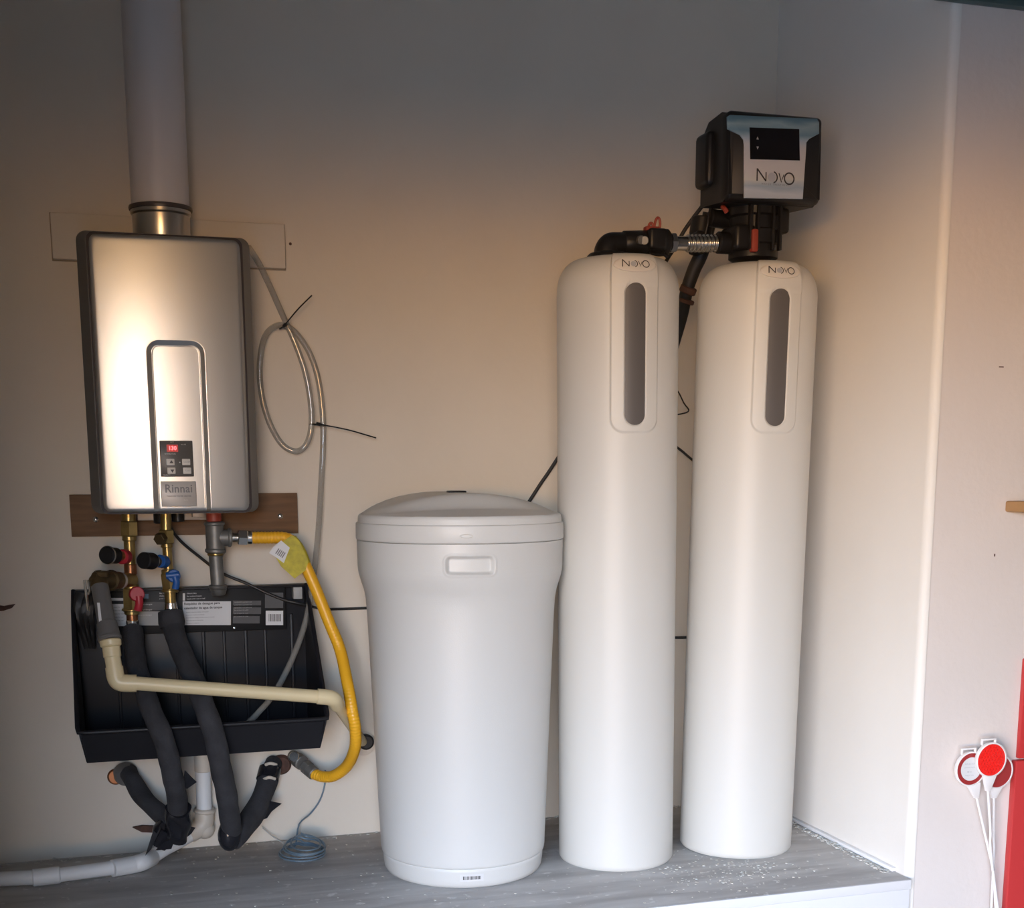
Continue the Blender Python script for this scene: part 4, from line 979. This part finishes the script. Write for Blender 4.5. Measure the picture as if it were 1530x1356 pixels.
# ================================================================== RIGHT SIDE: MARKERS AND RED CABINET
def marker(px, py, Y, kind, tabpx, neck, rodpts, label):
    c = A(px, py, Y); r = root('driveway_marker', rodpts[-1]); tag(r, label, 'reflector', 'driveway markers leaning on the outer wall')
    obj('bezel', lathe([(.030, -.004), (.0395, -.004), (.0405, .0), (.0400, .004), (.0370, .005), (.0362, .003)], c, (0, -1, 0), 40), 'rod', r)
    nx_, nz_ = A(*neck, Y)[0], A(*neck, Y)[2]
    dirx = nx_-c[0]
    obj('neck', extrude([(c[0]-.018+dirx*.4, c[2]-.033), (nx_-.0055, nz_), (nx_+.0055, nz_), (c[0]+.020+dirx*.4, c[2]-.033)], front(Y+.004), 0, .007, .001), 'rod', r)
    tx, tz = A(*tabpx, Y)[0], A(*tabpx, Y)[2]
    obj('hang_tab', join([box(tx-.019, tx+.019, Y-.003, Y+.003, tz+.004, tz+.008, .001), box(tx-.019, tx-.0155, Y-.003, Y+.003, tz-.007, tz+.005, .001), box(tx+.0155, tx+.019, Y-.003, Y+.003, tz-.007, tz+.005, .001)]), 'rod', r)
    if kind == 'red' or kind == 'dull':
        V = []; Fc = []; N = 9; R_ = .0362; g = 2*R_/N
        lens = lathe([(0.0362, .0), (.0362, .0035), (.001, .0040)], c, (0, -1, 0), 40)
        ls = obj('lens', lens, 'reflector' if kind == 'red' else 'reflector_dark', r)
        if kind == 'red':
            for j in range(-5, 6):
                for i in range(-5, 6):
                    h = .0085; a_ = i*.0080+(.0040 if j % 2 else 0); b_ = j*.0072
                    if math.hypot(a_, b_) > .0315: continue
                    k = len(V); V += [(c[0]+a_, c[1]-.0038, c[2]+b_+h*.55), (c[0]+a_-h*.46, c[1]-.0038, c[2]+b_), (c[0]+a_, c[1]-.0038, c[2]+b_-h*.55), (c[0]+a_+h*.46, c[1]-.0038, c[2]+b_), (c[0]+a_, c[1]-.0066, c[2]+b_)]
                    Fc += [(k, k+1, k+4), (k+1, k+2, k+4), (k+2, k+3, k+4), (k+3, k, k+4)]
            tag(obj('facets', (np.array(V), Fc), 'reflector', ls, 10), kind='stuff')
    else:
        obj('ring', lathe([(.0362, .0), (.0362, .0035), (.0270, .0038), (.0265, .001)], c, (0, -1, 0), 40), 'reflector_dark', r)
        pd = obj('paper_disc', lathe([(.0268, .0005), (.0268, .0036), (.001, .0038)], c, (0, -1, 0), 40), 'paper', r)
        for k_, (s_, dz_, sz_) in enumerate((('REFLECTOR', .012, .005), ('Driveway marker', .004, .004), ('48 in.', -.006, .006), ('Hang or stake', -.014, .004))):
            t_ = text2d(s_, sz_); obj('lettering', mapped(t_, lambda u, v: (c[0]-.004+u, c[1]-.0042, c[2]+dz_+v)), 'moon', pd)
    obj('rod', tube(rodpts, .0030, n=8, k=6), 'rod', r)
    return r
def down(px, py, Y, zend, px2):   # continue a rod to the floor
    a = A(px, py, Y); b = A(px2, 1400, Y); d = (b-a)/np.linalg.norm(b-a); t = (zend-a[2])/d[2]; return a+d*t
Ym = -.795
marker(1480, 1134.5, Ym, 'red', (1477, 1108), (1476, 1181), [A(1476, 1179, Ym), A(1480, 1240, Ym), A(1483.5, 1300, Ym), down(1484, 1305, Ym, GROUND+.004, 1497)], 'frontmost round marker with bright red faceted reflector, beside the red cabinet')
marker(1449.5, 1148, Ym+.012, 'ring', (1447, 1122), (1459, 1192), [A(1459, 1190, Ym+.012), A(1471.5, 1245, Ym+.012), A(1484, 1300, Ym+.008), A(1486, 1325, Ym+.006), down(1486, 1330, Ym+.006, GROUND+.004, 1490)], 'round marker with white paper centre and red ring, left of the bright red one')
marker(1490, 1152, Ym+.022, 'dull', (1487, 1126), (1485, 1192), [A(1485, 1190, Ym+.022), A(1484.6, 1250, Ym+.022), A(1484, 1300, Ym+.022), down(1484, 1304, Ym+.022, GROUND+.004, 1479)], 'dull dark red round marker half hidden behind the bright red one')
YR = -.766
rc = root('red_board', (2.1, YR+.01, GROUND)); tag(rc, 'red painted board cut off by the right edge, behind the round markers', 'board')
q1 = A(1519, 1137, YR); q2 = A(1527.5, 1100, YR)
obj('lower_panel', box(q1[0], q1[0]+.45, YR, YR+.019, GROUND+.001, q1[2], .003), 'red_paint', rc)
obj('upper_panel', box(q2[0], q2[0]+.42, YR+.006, YR+.0195, q1[2]+.0035, A(1528, 985, YR)[2], .003), 'red_paint', rc)
p = A(1529, 757, -.80); tag(obj('broom_handle', box(p[0]-.006, p[0]+.03, -.83, WY-.001, p[2]-.012, p[2]+.012, .004), 'wood'), 'small tan wooden end at the right edge of the picture on the outer wall', 'wood')

# ================================================================== SMALL MARKS
p = A(8, 908, -.003); ch_ = flap([A(-8, 903, -.006), A(6, 905, -.008), A(16, 903, -.010), A(23, 902, -.006), A(18, 908, -.004), A(6, 912, -.006), A(-8, 913, -.004)], .0035)
tag(obj('wall_chip', ch_, 'rust'), 'brown torn flake on the wall at the left edge', 'flake')
tag(obj('wood_sliver', flap([A(198, 1236, -.012), A(212, 1233, -.014), A(238, 1234, -.014), A(238, 1244, -.012), A(212, 1243, -.012)], .008), 'rust'), 'brown wood sliver against the wall left of the left tape knot', 'sliver')
for (a, b, lab) in ((434, 364, 'nail head right of the upper mounting board'), ):
    p = A(a, b, -.002); tag(obj('nail_head', lathe([(.0035, 0), (.003, .0015), (0, .002)], (p[0], -.0003, p[2]), (0, -1, 0), 12), 'rust'), 'small brown '+lab, 'nail')
for (a, b, w_, h_, lab) in ((1496, 548, .012, .002, 'small dark scratch on the outer wall, upper right'), (1486, 829, .003, .006, 'small dark nick on the outer wall, right side at mid height')):
    q = A(a, b, WY); tag(obj('scuff', box(q[0]-w_/2, q[0]+w_/2, WY-.0006, WY+.0004, q[2]-h_/2, q[2]+h_/2), 'rust'), lab, 'scuff')

# crumbs on the ledge
rs = np.random.RandomState(5); pcs = []
def crumb(x, y, s):
    if math.hypot(x-BC[0], y-BC[1]) < .19 or math.hypot(x-1.137, y+.379) < .14 or math.hypot(x-1.459, y+.379) < .14: return
    V, Fc = box(-s, s, -s*rs.uniform(.4, 1), s*rs.uniform(.4, 1), 0, s*rs.uniform(.3, .8)); t = rs.uniform(0, PI); V = V+rs.uniform(-.25, .25, V.shape)*s
    R_ = np.array([[math.cos(t), -math.sin(t), 0], [math.sin(t), math.cos(t), 0], [0, 0, 1]]); V = V@R_.T; V[:, 2] -= V[:, 2].min(); pcs.append((V+np.array([x, y, .0002]), Fc))
for _ in range(300):
    x = rs.uniform(-.2, 1.69); y = rs.uniform(-.74, -.01)
    crumb(x, y, rs.uniform(.0008, .0022))
for _ in range(220):
    x = rs.normal(1.33, .10); y = rs.normal(-.57, .07)
    if x < 1.69 and -.745 < y < 0: crumb(x, y, rs.uniform(.0008, .003))
for _ in range(260): crumb(rs.uniform(1.675, 1.696), rs.uniform(-.70, -.15), rs.uniform(.001, .004))
for _ in range(160): crumb(rs.uniform(-.3, 1.6), rs.uniform(-.03, -.002), rs.uniform(.001, .004))
tag(obj('plaster_crumbs', join(pcs), 'crumb', None, 10), 'pale plaster crumbs scattered over the grey ledge', 'crumbs', kind='stuff')

for o in bpy.data.objects:
    if '_org' in o: del o['_org']
